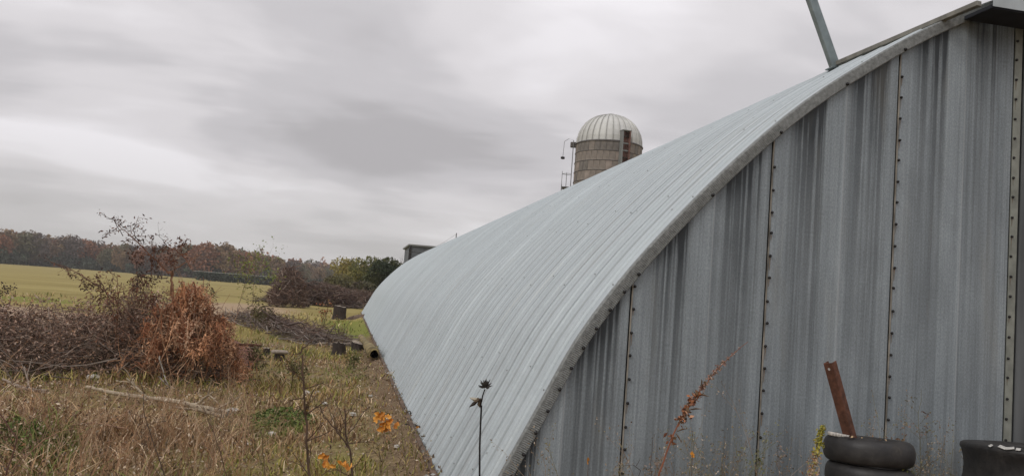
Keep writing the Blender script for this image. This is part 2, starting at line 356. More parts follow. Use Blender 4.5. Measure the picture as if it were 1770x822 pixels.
    t.links.new(c, b.inputs['Base Color']); b.inputs['Roughness'].default_value = .95; b.inputs['Specular IOR Level'].default_value = .1
    bump(t, b, nf, .04, .6)
M['ground'] = mat('autumn_ground', m_ground)
link('ground', mesh_np('ground', V, F, smooth=True), mat=M['ground'], kind='structure')

# ------------------------------------------------------------------ arched steel building
YW = 4.946; LEN = 41.7; XC = 7.2
ctl = [(.750, .01), (.841, .19), (.920, .352), (1.002, .52), (1.085, .688), (1.25, 1.02), (1.44, 1.40), (1.77, 1.87), (2.16, 2.33), (2.55, 2.74), (2.96, 3.11), (3.47, 3.48), (3.83, 3.71), (4.24, 3.93), (4.8, 4.18), (5.5, 4.42), (6.3, 4.60), (7.2, 4.66)]
ctl = ctl + [(2*XC-x, z) for x, z in reversed(ctl[:-1])]
def spline(pts, step=.02):
    P = np.array(pts); P = np.vstack([2*P[0]-P[1], P, 2*P[-1]-P[-2]]); out = []
    for k in range(1, len(P)-2):
        p0, p1, p2, p3 = P[k-1:k+3]; n = max(3, int(np.linalg.norm(p2-p1)/step))
        for t in np.arange(n)/n:
            out.append(.5*((2*p1)+(-p0+p2)*t+(2*p0-5*p1+4*p2-p3)*t*t+(-p0+3*p1-3*p2+p3)*t**3))
    out.append(P[-2]); out = np.array(out)
    for _ in range(60): out[1:-1] = .25*out[:-2]+.5*out[1:-1]+.25*out[2:]
    return out
ARC = spline(ctl); ARC_S = np.concatenate([[0], np.cumsum(np.linalg.norm(np.diff(ARC, axis=0), axis=1))]); ARC_L = ARC_S[-1]
def arc_at(s):
    s = np.asarray(s, dtype=float); P = np.stack([np.interp(s, ARC_S, ARC[:, 0]), np.interp(s, ARC_S, ARC[:, 1])], -1)
    e = .05; a = np.stack([np.interp(s+e, ARC_S, ARC[:, 0]), np.interp(s+e, ARC_S, ARC[:, 1])], -1); c = np.stack([np.interp(s-e, ARC_S, ARC[:, 0]), np.interp(s-e, ARC_S, ARC[:, 1])], -1)
    T = a-c; T /= np.linalg.norm(T, axis=-1, keepdims=True)
    return P, np.stack([-T[..., 1], T[..., 0]], -1)       # outward normal (left/up)
def arc_z(x):                                            # height of the arch above x
    return float(np.interp(x, ARC[:, 0], ARC[:, 1]))
B = empty('arched_building', (XC, YW, 0), label='long galvanised steel arch building with ribbed curved roof and streaked end wall', cat='building')
BO = np.array([XC, YW, 0])
def bpart(name, V, F, m, smooth=False, uv=None, C=None, parent=None, **kw):
    me = mesh_np(name, np.asarray(V)-BO, F, C, uv, smooth); return link(name, me, parent or B, m, **kw)
# roof panels: one 0.6 m wide arch sheet with its ribs, repeated
PW = .6; NP = int(LEN/PW)
hy = [(-.004, .0005), (0, .010), (.052, .010), (.056, .003), (.128, .003), (.143, .017), (.162, .017), (.177, .003), (.212, .003), (.227, .015), (.246, .015), (.261, .002), (.352, .002), (.376, -.017), (.398, -.019), (.416, -.004), (.424, .002), (.505, .002), (.519, .014), (.537, .014), (.551, .001), (.602, .001)]
S = np.linspace(0, ARC_L, 90); P, Nr = arc_at(S)
V = []; UV = []
for (y, h) in hy:
    q = P + Nr*h
    V.append(np.stack([q[:, 0]-XC, np.full(len(S), y), q[:, 1]], -1)); UV.append(np.stack([np.full(len(S), y), S], -1))
V = np.concatenate(V); UV = np.concatenate(UV); K = len(S)
i = np.arange(len(hy)-1)[:, None]*K+np.arange(K-1)[None, :]
F = np.stack([i, i+K, i+K+1, i+1], -1).reshape(-1, 4)
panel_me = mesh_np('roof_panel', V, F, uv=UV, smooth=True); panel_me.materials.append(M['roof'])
for a in (panel_me,): a.set_sharp_from_angle(angle=math.radians(25))
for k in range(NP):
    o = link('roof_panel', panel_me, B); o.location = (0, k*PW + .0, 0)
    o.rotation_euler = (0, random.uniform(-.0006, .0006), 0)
# roof bolts: one row on every lap (too small to pick apart)
bm = bmesh.new()
for k in range(NP):
    for s in np.arange(.35 + .1*(k % 2), ARC_L*.5, .80):
        p, n = arc_at(s); y = k*PW+.028
        c = Vector((p[0]+n[0]*.012-XC, y, p[1]+n[1]*.012)); r = .007; nn = Vector((n[0], 0, n[1])); t1 = Vector((0, 1, 0)); t2 = nn.cross(t1)
        vs = [bm.verts.new(c+t1*r*math.cos(q)+t2*r*math.sin(q)) for q in np.arange(5)*2*PI/5]; tp = bm.verts.new(c+nn*.008)
        for j in range(5): bm.faces.new((vs[j], vs[(j+1) % 5], tp))
me = bpy.data.meshes.new('roof_bolts'); bm.to_mesh(me); bm.free(); link('roof_bolts', me, B, M['rim'], kind='stuff')

# edge flashing on the front: flat flange, crimped along its steep lower run
ds = .0065; S = np.concatenate([np.arange(0, 4.2, ds), np.arange(4.2, ARC_L, .05)]); P, Nr = arc_at(S)
crimp = np.where(S < 3.55, 1, 0)*np.clip((3.6-S)*6, 0, 1)
zz = np.where(np.arange(len(S)) % 2 == 0, .0018, -.0018)*crimp
rows = [(0.006, 0.03, 0), (.008, -.030, 0), (.000, -.036, 0), (-.030, -.036, 1), (-.066, -.034, 1), (-.072, -.028, 0), (-.072, -.004, 0)]
V = []
for (n, y, cr) in rows:
    q = P+Nr*n; V.append(np.stack([q[:, 0], np.full(len(S), YW+y)+zz*cr, q[:, 1]], -1))
V = np.concatenate(V); K = len(S); i = np.arange(len(rows)-1)[:, None]*K+np.arange(K-1)[None, :]
F = np.stack([i, i+1, i+K+1, i+K], -1).reshape(-1, 4)
M['stain'] = mat('rust_weep', simple((.17, .125, .085), .85, 0, 30, .4))
rim = bpart('edge_flashing', V, F, M['rim'])

# end wall sheets
X0S, PITCHX = 1.784, .9296
seams = [X0S+k*PITCHX for k in range(-1, 5)]
prof = [(0, 0), (.08, 0), (.105, .006), (.40, .006), (.43, 0), (.575, 0), (.60, .006), (.90, .006), (.93, 0), (1.0, 0)]
def wall_sheet(xa, xb, ybase=0.0, mirror=False):
    us = np.unique(np.concatenate([[p[0] for p in prof], np.linspace(0, 1, 28)])); xs = xa+(xb-xa)*us
    ym = np.interp(us, [p[0] for p in prof], [p[1] for p in prof]); nz = 14
    V = []; UV = []; bel = []
    keep = [j for j, x in enumerate(xs) if .80 < x < 13.60]
    for j in keep:
        top = arc_z(xs[j])-.045
        for q in range(nz):
            z = -.05+(top+.05)*q/(nz-1)
            V.append((xs[j], YW+ybase+ym[j], z)); UV.append((us[j], z)); bel.append(max(0, top-z))
    n = len(keep); i = np.arange(n-1)[:, None]*nz+np.arange(nz-1)[None, :]
    F = np.stack([i, i+nz, i+nz+1, i+1], -1).reshape(-1, 4)
    o = bpart('wall_sheet', V, F, M['wall'], uv=UV)
    a = o.data.attributes.new('below', 'FLOAT', 'POINT'); a.data.foreach_set('value', np.array(bel, dtype=np.float32)); return o
for k in range(-1, 3):
    wall_sheet(seams[k+1]+(-.010 if k >= 0 else -.01), seams[k+2]-.020)
DX0, DX1 = seams[4]+.085, 2*XC-seams[4]-.085
for k in range(4):
    xa = 2*XC-seams[k+1]; wall_sheet(2*XC-seams[k+1] if k < 4 else 0, 2*XC-seams[k]-.02)
# backing frame behind the sheets (dark, seen only through the joints)
xs = np.linspace(.82, 13.58, 60)
V = [(x, YW+.03, -.05) for x in xs]+[(x, YW+.03, arc_z(x)-.06) for x in xs]
F = [(j, j+1, j+61, j+60) for j in range(59)]
bpart('backing_frame', V, F, M['dark'])
bolt_me = lathe('bolt', [(.0100, 0), (.0100, .004), (.007, .009), (.0001, .010)], 8)
bolt_me.materials.append(M['bolt'])
def add_bolt(x, y, z, parent=None, s=1.0):
    o = link('bolt', bolt_me, B); o.location = (x-XC, y-YW, z); o.rotation_euler = (PI/2+random.uniform(-.12, .12), 0, random.uniform(-.12, .12)); o.scale = (s, s, s*1.2); return o
for k in range(0, 4):
    x = seams[k+1]; top = arc_z(x-.02)-.06
    w = .0042 if k < 3 else .03
    me = box_mesh('seam_strip', x-.011-XC, x-.011+2*w-XC, -.007, .004, -.05, top, bev=.0015)
    link('seam_strip', me, B, M['seal'] if k < 3 else M['seam'])
    start = {0: 1.74, 1: 2.60, 2: 3.34, 3: 3.72}[k]
    z = start; off = {0: .004, 1: .004, 2: .004, 3: .0}[k]
    while z > .1:
        add_bolt(x+off+random.uniform(-.003, .003), YW-.008, z+random.uniform(-.006, .006))
        if random.random() < .45:
            w_ = random.uniform(.0025, .005); l_ = random.uniform(.025, .085); xo = x+off-XC
            link('rust_weep', mesh_np('rust_weep', [(xo-w_, -.0083, z-.008), (xo+w_, -.0083, z-.008), (xo+w_*.4, -.0083, z-.01-l_), (xo-w_*.4, -.0083, z-.01-l_)], [(0, 3, 2, 1)]), B, M['stain'])
        z -= .148 if k < 3 else .142
# bolts on the flashing: close together along the lower run, one per half sheet above
ssteep = list(np.arange(.30, 2.24, .150))
for s in ssteep + [float(ARC_S[np.argmin(abs(ARC[:, 0]-x))]) for x in (2.235, 2.70, 3.18, 3.62, 4.1, 4.6)]:
    p, n = arc_at(s); q = p-n*.058; add_bolt(q[0], YW-.036, q[1], s=1.15)
# recessed dark door leaf to the right of the last sheet, and its canopy
me = box_mesh('door_leaf', DX0-XC, 4.99-XC+.35, .012, .045, .02, 3.86, bev=.004); link('door_leaf', me, B, M['door'])
xx = 4.99+.36
while xx < DX1-.1:
    w = min(.9, DX1-xx); zt = 3.86
    link('door_leaf', box_mesh('door_leaf', xx-XC, xx+w-.012-XC, .012, .045, .02, zt, bev=.004), B, M['door']); xx += w
# end wall at the back
xs = np.linspace(.80, 13.6, 60)
V = [(x, YW+LEN+.0, -.05) for x in xs]+[(x, YW+LEN+.0, arc_z(x)-.01) for x in xs]
F = [(j+60, j+61, j+1, j) for j in range(59)]
bpart('rear_wall', V, F, M['rim'])
# canopy over the door: sloped pale sheets on a dark box soffit
def canopy():
    x0, x1 = 4.10, 10.30; yf = -.29; zb = 3.80
    V = [(x0, 0, zb+.06), (x0, yf, zb), (x1, yf, zb), (x1, 0, zb+.06)]
    bm = bmesh.new()
    bx(bm, x0-XC, x1-XC, yf, -.040, zb, zb+.03, .003); me = bpy.data.meshes.new('canopy_soffit'); bm.to_mesh(me); bm.free()
    link('canopy_soffit', me, B, M['dark'])
    n = 9
    for k in range(n):
        a = x0+.0+(x1-x0)*k/n; b2 = x0+(x1-x0)*(k+1)/n-.012
        me = mesh_np('canopy_sheet', [(a-XC, yf-.012, zb+.012), (b2-XC, yf-.012, zb+.012), (b2-XC, yf-.012, zb+.16), (a-XC, yf-.012, zb+.16), (b2-XC, -.04, zb+1.1*.5), (a-XC, -.04, zb+1.1*.5)], [(0, 1, 2, 3), (3, 2, 4, 5)])
        link('canopy_sheet', me, B, M['awning'])
    # dark end cheek
canopy()
# rusty base channel and torn sheet feet along the side
me = box_mesh('base_channel', .765-XC, .812-XC, -.02, LEN, .0, .185, bev=.004); link('base_channel', me, B, M['rustbase'])
acc = Acc(); n = 420; yy = rng.uniform(0, 1, n)**2.2*LEN*.8; P_ = np.stack([rng.uniform(.72, .83, n)-XC, yy, rng.uniform(.15, .25, n)], -1)
leaves(acc, P_, rng.uniform(.010, .028, n), pal([(.16, .12, .09), (.42, .41, .38), (.34, .33, .30), (.20, .15, .10), (.07, .065, .055)], n), aspect=.7)
link('debris_along_foot', acc.mesh('debris_along_foot'), B, M['attr'], kind='stuff')

# steel strut and rail resting on the roof by the canopy
SF = empty('steel_rail_frame', (3.8, 5.3, 3.72), label='bent galvanised bar rising from the roof edge with a rail leading to the canopy', cat='metal frame')
def bar(name, a, b, w, h, m, parent, origin, up=Vector((0, 0, 1)), bev=.003, **kw):
    a = Vector(a)-Vector(origin); b = Vector(b)-Vector(origin); d = (b-a); Ln = d.length; d.normalize()
    x = d.cross(up).normalized(); z = x.cross(d).normalized()
    me = box_mesh(name, -w/2, w/2, 0, Ln, -h/2, h/2, bev=bev)
    me.transform(Matrix(((x.x, d.x, z.x, a.x), (x.y, d.y, z.y, a.y), (x.z, d.z, z.z, a.z), (0, 0, 0, 1))))
    return link(name, me, parent, m, **kw)
A0 = at(1445, 112, 6.0); B0 = at(1693, 6, 4.62); T0 = at(1386, -50, 6.0)
A0.z += .005
bar('rail', A0, B0, .042, .036, M['steelbrown'], SF, SF.location)
d = (T0-A0).normalized()
bar('upright', A0-d*.03+Vector((-.02, 0, -.0)), T0+d*.3, .075, .05, M['steel'], SF, SF.location, up=Vector((0, 1, 0)))
bar('foot_plate', A0+Vector((-.05, .03, -.035)), A0+Vector((.09, .03, -.022)), .10, .012, M['steel'], SF, SF.location)

# ------------------------------------------------------------------ silo
SX, SY = 19.2, 61.0; SR = 2.62
SZ = 14.12
SI = empty('silo', (SX, SY, 0), label='tall brown concrete stave silo with a white ribbed dome behind the roof', cat='silo')
link('silo_wall', lathe('silo_wall', [(SR-.06, 0), (SR-.06, SZ)], 48), SI, M['stavedark'])
NS = 34; RH = .76; wst = 2*PI*SR/NS
def stave_mesh():
    a = PI/NS*.965; V = []; n = 3
    for z in (.018, RH-.018):
        for r in (SR-.05, SR):
            for q in np.linspace(-a, a, n): V.append((r*math.cos(q), r*math.sin(q), z))
    F = []
    for j in range(n-1):
        F += [(3+j, 4+j, 10+j, 9+j), (6+j, 9+j, 10+j, 7+j), (3+j, 0+j, 1+j, 4+j)]
    F += [(0, 3, 9, 6), (5, 2, 8, 11)]
    return mesh_np('stave', V, F)
st = stave_mesh(); st.materials.append(M['stave'])
std = st.copy(); std.materials.clear(); M['stave2'] = mat('stained_stave', simple((.165, .15, .135), .95, 0, 1.6, .4, .01)); std.materials.append(M['stave2'])
M['stave3'] = mat('pinkish_stave', simple((.255, .215, .188), .95, 0, 1.2, .3, .01)); st3 = st.copy(); st3.materials.clear(); st3.materials.append(M['stave3'])
cnt = 0
for row in range(7):
    zt = SZ-.02-RH*(row+1)
    for k in range(NS):
        if cnt >= 238: break
        top = row == 0
        me = std if (top and random.random() < .55) or (not top and random.random() < .18+.05*(row > 3)) else random.choice([st, st, st3])
        o = link('stave', me, SI); s = 1+random.uniform(-.003, .003)
        o.location = (0, 0, zt); o.rotation_euler = (0, 0, 2*PI*(k+(.5 if row % 2 else 0))/NS); o.scale = (s, s, 1); cnt += 1
for row in range(8):
    z = SZ-.02-RH*row
    link('hoop', lathe('hoop', [(SR+.0, z-.03), (SR+.035, z-.02), (SR+.035, z+.02), (SR, z+.03)], 48), SI, M['hoop'])
# dome of sheet gores
NG = 30; DR = SR*.985; DH = 2.45
def gore():
    V = []; a = PI/NG; n = 9
    for j in range(n):
        t = j/(n-1)*PI/2*.955; r = DR*math.cos(t)**.88; z = DH*math.sin(t)
        for q, h in ((-a, .05), (-a*.86, .05), (-a*.80, 0), (0, -.0), (a*.8, 0), (a*.86, .0), (a, .05)):
            V.append(((r+h)*math.cos(q), (r+h)*math.sin(q), z+h*math.sin(t)))
    F = []
    for j in range(n-1):
        for k in range(6): F.append((j*7+k, j*7+k+1, (j+1)*7+k+1, (j+1)*7+k))
    return mesh_np('dome_sheet', V, F)
gm = gore(); gm.materials.append(M['dome'])
for k in range(NG):
    o = link('dome_sheet', gm, SI); o.location = (0, 0, SZ+.02); o.rotation_euler = (0, 0, 2*PI*k/NG)
link('dome_seam', mesh_np('dome_seam', *(lambda: (lambda Vs, Fs: (Vs, Fs))(
    [((DR*math.cos(j/8*PI/2*.955)**.88+.07)*math.cos(2*PI*(k+.5+s*.055)/NG), (DR*math.cos(j/8*PI/2*.955)**.88+.07)*math.sin(2*PI*(k+.5+s*.055)/NG), SZ+.03+DH*math.sin(j/8*PI/2*.955)+.04*math.sin(j/8*PI/2)) for k in range(NG) for j in range(9) for s in (-1, 1)],
    [(k*18+j*2, k*18+j*2+1, k*18+j*2+3, k*18+j*2+2) for k in range(NG) for j in range(8)]))()), SI, M['domerib'], kind='stuff')
o = link('dome_cap', lathe('dome_cap', [(.42, 0), (.42, .10), (.30, .16), (.001, .2)], 16), SI, M['domerib']); o.location = (0, 0, SZ+DH-.02)
link('dome_skirt', lathe('dome_skirt', [(DR+.02, SZ+.06), (SR+.07, SZ+.0), (SR+.07, SZ-.05)], 48), SI, M['hoop'])
# chute (half-round, red, with rungs) facing us, a little right of centre
aim = math.atan2(-SY, -SX)
ca = aim+math.asin(.42); cpt = Vector((math.cos(ca)*(SR+.22), math.sin(ca)*(SR+.22), 0))
CH = empty('chute', (cpt.x, cpt.y, 0), ca); CH.parent = SI
def chute_panel(z0, z1, side):
    return box_mesh('chute_side', -.28, .25, side*.30-.05, side*.30+.05, z0, z1, bev=.01)
link('chute_side', chute_panel(SZ-7.0, SZ+.75, -1), CH, M['rim']); link('chute_side', chute_panel(SZ-7.0, SZ+.75, 1), CH, M['redpaint'])
link('chute_back', box_mesh('chute_back', -.20, -.10, -.25, .25, SZ-7.0, SZ+.72), CH, M['redpaint'])
for k in range(12):
    link('rung', box_mesh('rung', .02, .10, -.25, .25, SZ+.30-k*.55, SZ+.40-k*.55), CH, M['rim'] if k % 3 else M['bark'])
link('chute_top', box_mesh('chute_top', -.3, .3, -.38, .38, SZ+.74, SZ+.80), CH, M['rim'])
# caged ladder on the left side
la = aim-math.radians(88); lp = Vector((math.cos(la)*(SR+.12), math.sin(la)*(SR+.12), 0))
LD = empty('ladder', (lp.x, lp.y, 0), la); LD.parent = SI
for sx in (-1, 1): link('ladder_rail', box_mesh('ladder_rail', .05, .11, sx*.22-.03, sx*.22+.03, SZ-7, SZ+.3), LD, M['wire'])
for k in range(20): link('rung', box_mesh('rung', .06, .10, -.2, .2, SZ-6.8+k*.36, SZ-6.76+k*.36), LD, M['wire'])
for yy_, xx_, z1 in ((-.33, .45, SZ-2.2), (-.12, .78, SZ-3.2), (.12, .80, SZ-2.2), (.33, .45, SZ-2.4)): link('cage_bar', box_mesh('cage_bar', xx_-.018, xx_+.018, yy_-.018, yy_+.018, SZ-6.8, z1), LD, M['wire'])
for k in range(4):
    z = SZ-6+k*1.2; acc = Acc(); th = np.linspace(-PI/2, PI/2, 7)
    tubes(acc, [np.stack([.06+.74*np.cos(th), .36*np.sin(th), np.full(7, z)], -1)], .02, (.3, .3, .3)); link('cage_hoop', acc.mesh('cage_hoop'), LD, M['wire'])
link('platform', box_mesh('platform', -.1, .75, -.5, .5, SZ-3.55, SZ-3.47, bev=.01), LD, M['hoop'])
link('filler_pipe_head', box_mesh('filler_pipe_head', -.2, .32, -.16, .16, SZ-.25, SZ+.18, bev=.05), LD, M['hoop'])
acc = Acc(); pts = np.array([[.1, 0, SZ+.35], [.45, 0, SZ+.45], [.8, 0, SZ+.2], [.85, 0, SZ-1.0]]); tubes(acc, [pts], .018, (.3, .3, .3), 4)
link('pulley_arm', acc.mesh('pulley_arm'), LD, M['wire'])
link('pulley', lathe('pulley', [(.001, -1.25+SZ), (.16, -1.2+SZ), (.16, -1.05+SZ), (.001, -1.0+SZ)], 10), LD, M['bolt']).location = (.85, 0, 0)

# ------------------------------------------------------------------ grey shed and pole behind the far end
bl = at(710, 424, 75); br_ = at(800, 434, 75); 
BA = empty('grey_shed', (bl.x+4.5, 79, 0), label='dark grey metal sided shed just showing above the far end of the roof', cat='shed')
hz_ = bl.z
for k in range(8):
    z0 = hz_-(k+1)*.62; link('siding_course', box_mesh('siding_course', -4.5, 7, -4.0-.03*(k % 2), -3.88, z0+.03, z0+.60, bev=.01), BA, M['barn'])
link('corner_trim', box_mesh('corner_trim', -4.62, -4.42, -4.10, -3.8, 0, hz_, bev=.01), BA, M['bolt'])
link('shed_wall', box_mesh('shed_wall', -4.5, 7, -3.85, 4, 0, hz_-.02), BA, M['barn'])
V = [(-4.7, -4.2, hz_-.02), (7.2, -4.2, hz_-.02), (7.2, -4.2, hz_+.12), (-4.7, -4.2, hz_+.12), (-4.7, 4.2, hz_-.02), (7.2, 4.2, hz_-.02), (7.2, 4.2, hz_+.12), (-4.7, 4.2, hz_+.12)]
link('shed_roof', mesh_np('shed_roof', V, [(0, 1, 2, 3), (3, 2, 6, 7), (4, 7, 6, 5), (0, 3, 7, 4), (1, 5, 6, 2), (0, 4, 5, 1)]), BA, M['rim'])
pp = at(789, 403, 60)
PO = empty('pole', (pp.x, 60, 0), label='thin grey post with a slack wire above the far roof line', cat='post')
link('shaft', lathe('shaft', [(.05, 0), (.04, pp.z), (.001, pp.z+.03)], 8), PO, M['wire'])
acc = Acc(); q1 = Vector((0, 0, pp.z-.05)); q2 = at(700, 436, 72)-PO.location; tt = np.linspace(0, 1, 9)[:, None]
pl = np.array(q1)[None]*(1-tt)+np.array(q2)[None]*tt; pl[:, 2] -= .5*np.sin(tt[:, 0]*PI); tubes(acc, [pl], .010, (.3, .3, .3))
link('wire', acc.mesh('wire'), PO, M['wire'])

# ------------------------------------------------------------------ far woodland
PALS = {'russet': [(.29, .130, .070), (.25, .120, .072), (.34, .150, .075), (.24, .130, .080)],
        'brown': [(.225, .155, .098), (.26, .170, .100), (.20, .140, .092), (.28, .195, .110)],
        'purple_brown': [(.150, .122, .110), (.165, .132, .118), (.140, .116, .106)],
        'olive': [(.150, .142, .082), (.175, .155, .085), (.135, .128, .078)],
        'green': [(.078, .098, .070), (.088, .108, .072), (.072, .092, .070)]}
def crown_acc(acc, cx, cy, cz, rx, rz, n, size, palette, r, low=.0, lobes=9):
    lc = rdir(lobes, r=r)*np.array([rx*.58, rx*.58, rz*.55]); lc[:, 2] = np.maximum(lc[:, 2], -rz*.6)
    lr = r.uniform(.32, .58, lobes)
    k = r.integers(0, lobes, n); d = rdir(n, r=r)*(r.uniform(.25, 1, (n, 1))**.5)
    P = lc[k]+d*lr[k][:, None]*np.array([rx, rx, rz])
    lobe_c = pal(palette, lobes, r, .12)
    C = lobe_c[k]*(1+r.uniform(-.16, .16, (n, 1)))
    leaves(acc, P+np.array([cx, cy, cz]), r.uniform(.6, 1.35, n)*size, C, r=r)
def trunk_acc(acc, x, y, h, r0, n_limbs, spread, col, r, z0=0, lean=.03):
    K = 6; t = np.linspace(0, 1, K)[:, None]; top = np.array([r.normal()*lean*h, r.normal()*lean*h, h])
    P = np.array([x, y, z0])+t*top; tubes(acc, P[None], r0*(1-t[:, 0]*.75), col, 5)
    for _ in range(n_limbs):
        s = r.uniform(.3, .9); p0 = np.array([x, y, z0])+s*top; d = np.array([r.normal(), r.normal(), r.uniform(.4, 1.3)]); d /= np.linalg.norm(d); Ln = spread*r.uniform(.5, 1)*(1.15-s*.6)
        tt = np.linspace(0, 1, 4)[:, None]; bend = r.normal(size=3)*.12*Ln
        tubes(acc, (p0+d*Ln*tt+bend*tt*tt)[None], r0*.38*(1-tt[:, 0]*.8)*(1-s*.4), col, 3)
rw = np.random.default_rng(5)
# prototype trees, shared meshes
protos = []
for pi, (pn, count) in enumerate((('russet', 4), ('brown', 4), ('purple_brown', 4), ('olive', 2))):
    for v in range(count):
        h = rw.uniform(12.5, 14.2); rx = rw.uniform(3.8, 5.6); ac = Acc(); crown_acc(ac, 0, 0, h*.54, rx, h*.46, 1300, .50, PALS[pn], rw, lobes=16)
        tr = Acc(); trunk_acc(tr, 0, 0, h*.85, .22, 9, h*.32, (.075, .062, .055), rw)
        cm = ac.mesh('crown'); cm.materials.append(M['leafmat']); tm = tr.mesh('trunk'); tm.materials.append(M['wood'])
        protos.append((pn, h, cm, tm))
LBL = {'russet': 'russet leafed tree in the woodland edge beyond the field', 'brown': 'tan brown tree in the woodland edge beyond the field',
       'purple_brown': 'grey brown thin tree in the woodland edge beyond the field', 'olive': 'olive green tree in the woodland edge beyond the field'}
def wood_pt(px, dist):
    d = ray(px, 460); d.z = 0; d.normalize(); return Vector((d.x*dist, d.y*dist, 0))
px = -150.0; k = 0
while px < 700:
    dist = 385+30*math.sin(px*.013)+rw.uniform(-10, 10)+ max(0, px-450)*.25
    w = rw.uniform(.5, 1)
    pick = ['russet', 'brown', 'purple_brown', 'olive'][int(rw.choice(4, p=[.30, .32, .28, .10] if px < 460 else [.06, .44, .28, .22]))]
    cands = [q for q in protos if q[0] == pick]; pn, h, cm, tm = cands[int(rw.integers(len(cands)))]
    zone_ = 'left of the dead tree top' if px < 170 else 'behind the dead tree top' if px < 345 else 'above the long hedge' if px < 480 else 'above the big brush heap' if px < 590 else 'behind the yellowish green tree'
    p = wood_pt(px, dist); e = empty('woodland_tree', p, rw.uniform(0, 6.28), label=LBL[pn].replace('in the woodland edge beyond the field', 'of the far woodland edge '+zone_), cat='tree', group=f'{pn.replace("_", " ")} trees along the far woodland edge')
    s = rw.uniform(.86, 1.10)*(1 + .10*math.sin(px*.021)); e.scale = (s, s, s*(1.0 if px < 470 else .97))
    link('crown', cm, e); link('trunk', tm, e)
    px += rw.uniform(6, 10); k += 1
# the mass of the wood behind and its dark understorey
acc = Acc()
for row, dd in enumerate((22, 44, 66)):
    px = -260.0
    while px < 1000:
        d0 = 385+30*math.sin(px*.013)+dd+max(0, px-450)*.25
        p = wood_pt(px+rw.uniform(-4, 4), d0); h = rw.uniform(11.5, 15)*(1+.10*math.sin(px*.021+row))*(1+.10*(row == 2)*math.sin(px*.05))
        pn = rw.choice(['russet', 'brown', 'purple_brown', 'olive'], p=[.26, .40, .26, .08])
        crown_acc(acc, p.x, p.y, h*.52, rw.uniform(4.2, 6), h*.50, 300, .95, PALS[pn], rw, lobes=10)
        px += 13
px = -260.0
while px < 1000:
    d0 = 385+30*math.sin(px*.013)+max(0, px-450)*.25
    p = wood_pt(px, d0-4+rw.uniform(-3, 6)); dark = px < 260 or 330 < px < 480
    h = rw.uniform(4.5, 7.5) if dark else rw.uniform(3, 5)
    crown_acc(acc, p.x, p.y, h*.4, rw.uniform(3.5, 5), h*.6, 260, .62, PALS['green'] if dark and rw.random() < .8 else PALS['purple_brown'], rw, lobes=6); px += 7
link('far_woodland', acc.mesh('far_woodland'), mat=M['leafmat'], label='dark brown and green mass of woodland behind the edge trees', cat='woodland', kind='stuff')
# long hedge strip and pale irrigation pipe in front of the wood
acc = Acc()
for px in np.arange(345, 560, 3.0):
    p = wood_pt(px, 250); crown_acc(acc, p.x, p.y, 1.2, 1.8, 1.7, 110, .32, [(.05, .068, .05), (.06, .078, .055)], rw, lobes=4)
HG = link('hedge', acc.mesh('hedge'), mat=M['leafmat'], label='long low dark green hedge at the far side of the field', cat='hedge')
q = [wood_pt(px, 246) for px in (335, 390, 430, 475)]
PIP = empty('irrigation_pipe', q[0], label='long pale irrigation pipe lying along the top of the dark hedge', cat='pipe')
acc = Acc(); pl = np.array([[a.x-q[0].x, a.y-q[0].y, 2.55] for a in q]); tubes(acc, pl[None], .06, (.34, .36, .35), 5); link('pipe_run', acc.mesh('pipe_run'), PIP, M['attr'])
for f in np.linspace(0, 1, 7):
    j = min(2, int(f*3)); a = q[j].lerp(q[j+1], f*3-j); acc = Acc(); tubes(acc, [[(a.x-q[0].x, a.y-q[0].y, 0), (a.x-q[0].x, a.y-q[0].y, 2.5)]], .03, (.12, .13, .12), 4); link('support', acc.mesh('support'), PIP, M['attr'])

# nearer single trees left of the building's far end
def tree(name, label, px, Y, ztop, rx, palette, n=2600, leaf=.16, trunkcol=(.07, .058, .045), cat='tree', evergreen=False, baseY=None):
    p = at(px, 480, Y); h = ztop; e = empty(name, (p.x, Y, 0), label=label, cat=cat); ac = Acc()
    if evergreen:
        r = rw; t_ = r.uniform(0, 1, n)**.8; ang = r.uniform(0, 6.28, n); rad = rx*(1.05-t_**1.6)*(.7+.3*np.sin(ang*5+t_*31))*r.uniform(.35, 1, n)**.5
        P = np.stack([rad*np.cos(ang), rad*np.sin(ang), .2+t_*(h-.2)], -1); leaves(ac, P, r.uniform(.6, 1.3, n)*leaf, pal(palette, n, r, .35), r=r)
    else: crown_acc(ac, 0, 0, h*.56, rx, h*.46, n, leaf, palette, rw, lobes=14)
    link('crown', ac.mesh('crown'), e, M['leafmat']); tr = Acc(); trunk_acc(tr, 0, 0, h*.9, .10, 12, h*.35, trunkcol, rw); link('trunk', tr.mesh('trunk'), e, M['wood']); return e
YG = [(.22, .205, .06), (.28, .235, .065), (.17, .18, .055), (.12, .14, .045)]
DG = [(.022, .036, .018), (.035, .050, .020), (.05, .065, .022)]
tree('broadleaf_tree', 'yellowish green bushy tree standing left of the darker evergreen', 604, 118, 6.5, 3.1, YG, n=5200)
tree('broadleaf_tree', 'olive green rounded tree right against the dark evergreen', 638, 112, 6.2, 3.0, [(.20, .19, .055), (.25, .22, .06), (.14, .145, .045)], n=5000)
tree('evergreen_tree', 'dark green rounded evergreen beside the far end of the roof', 662, 92, 5.2, 2.4, [(.035, .052, .026), (.05, .068, .03), (.075, .085, .032)], n=5200, leaf=.16)
tree('evergreen_tree', 'small dark evergreen partly hidden by the far roof corner', 674, 96, 4.9, 2.6, [(.045, .05, .024), (.07, .07, .03)], n=5000, leaf=.15)
tree('shrub', 'grey brown shrub in front of the yellowish green tree', 590, 108, 3.3, 2.4, [(.12, .10, .055), (.10, .085, .05), (.13, .12, .05)])
tree('shrub', 'dull olive shrub at the foot of the dark evergreen', 640, 86, 2.5, 2.0, [(.09, .085, .045), (.11, .09, .06), (.06, .06, .03)])
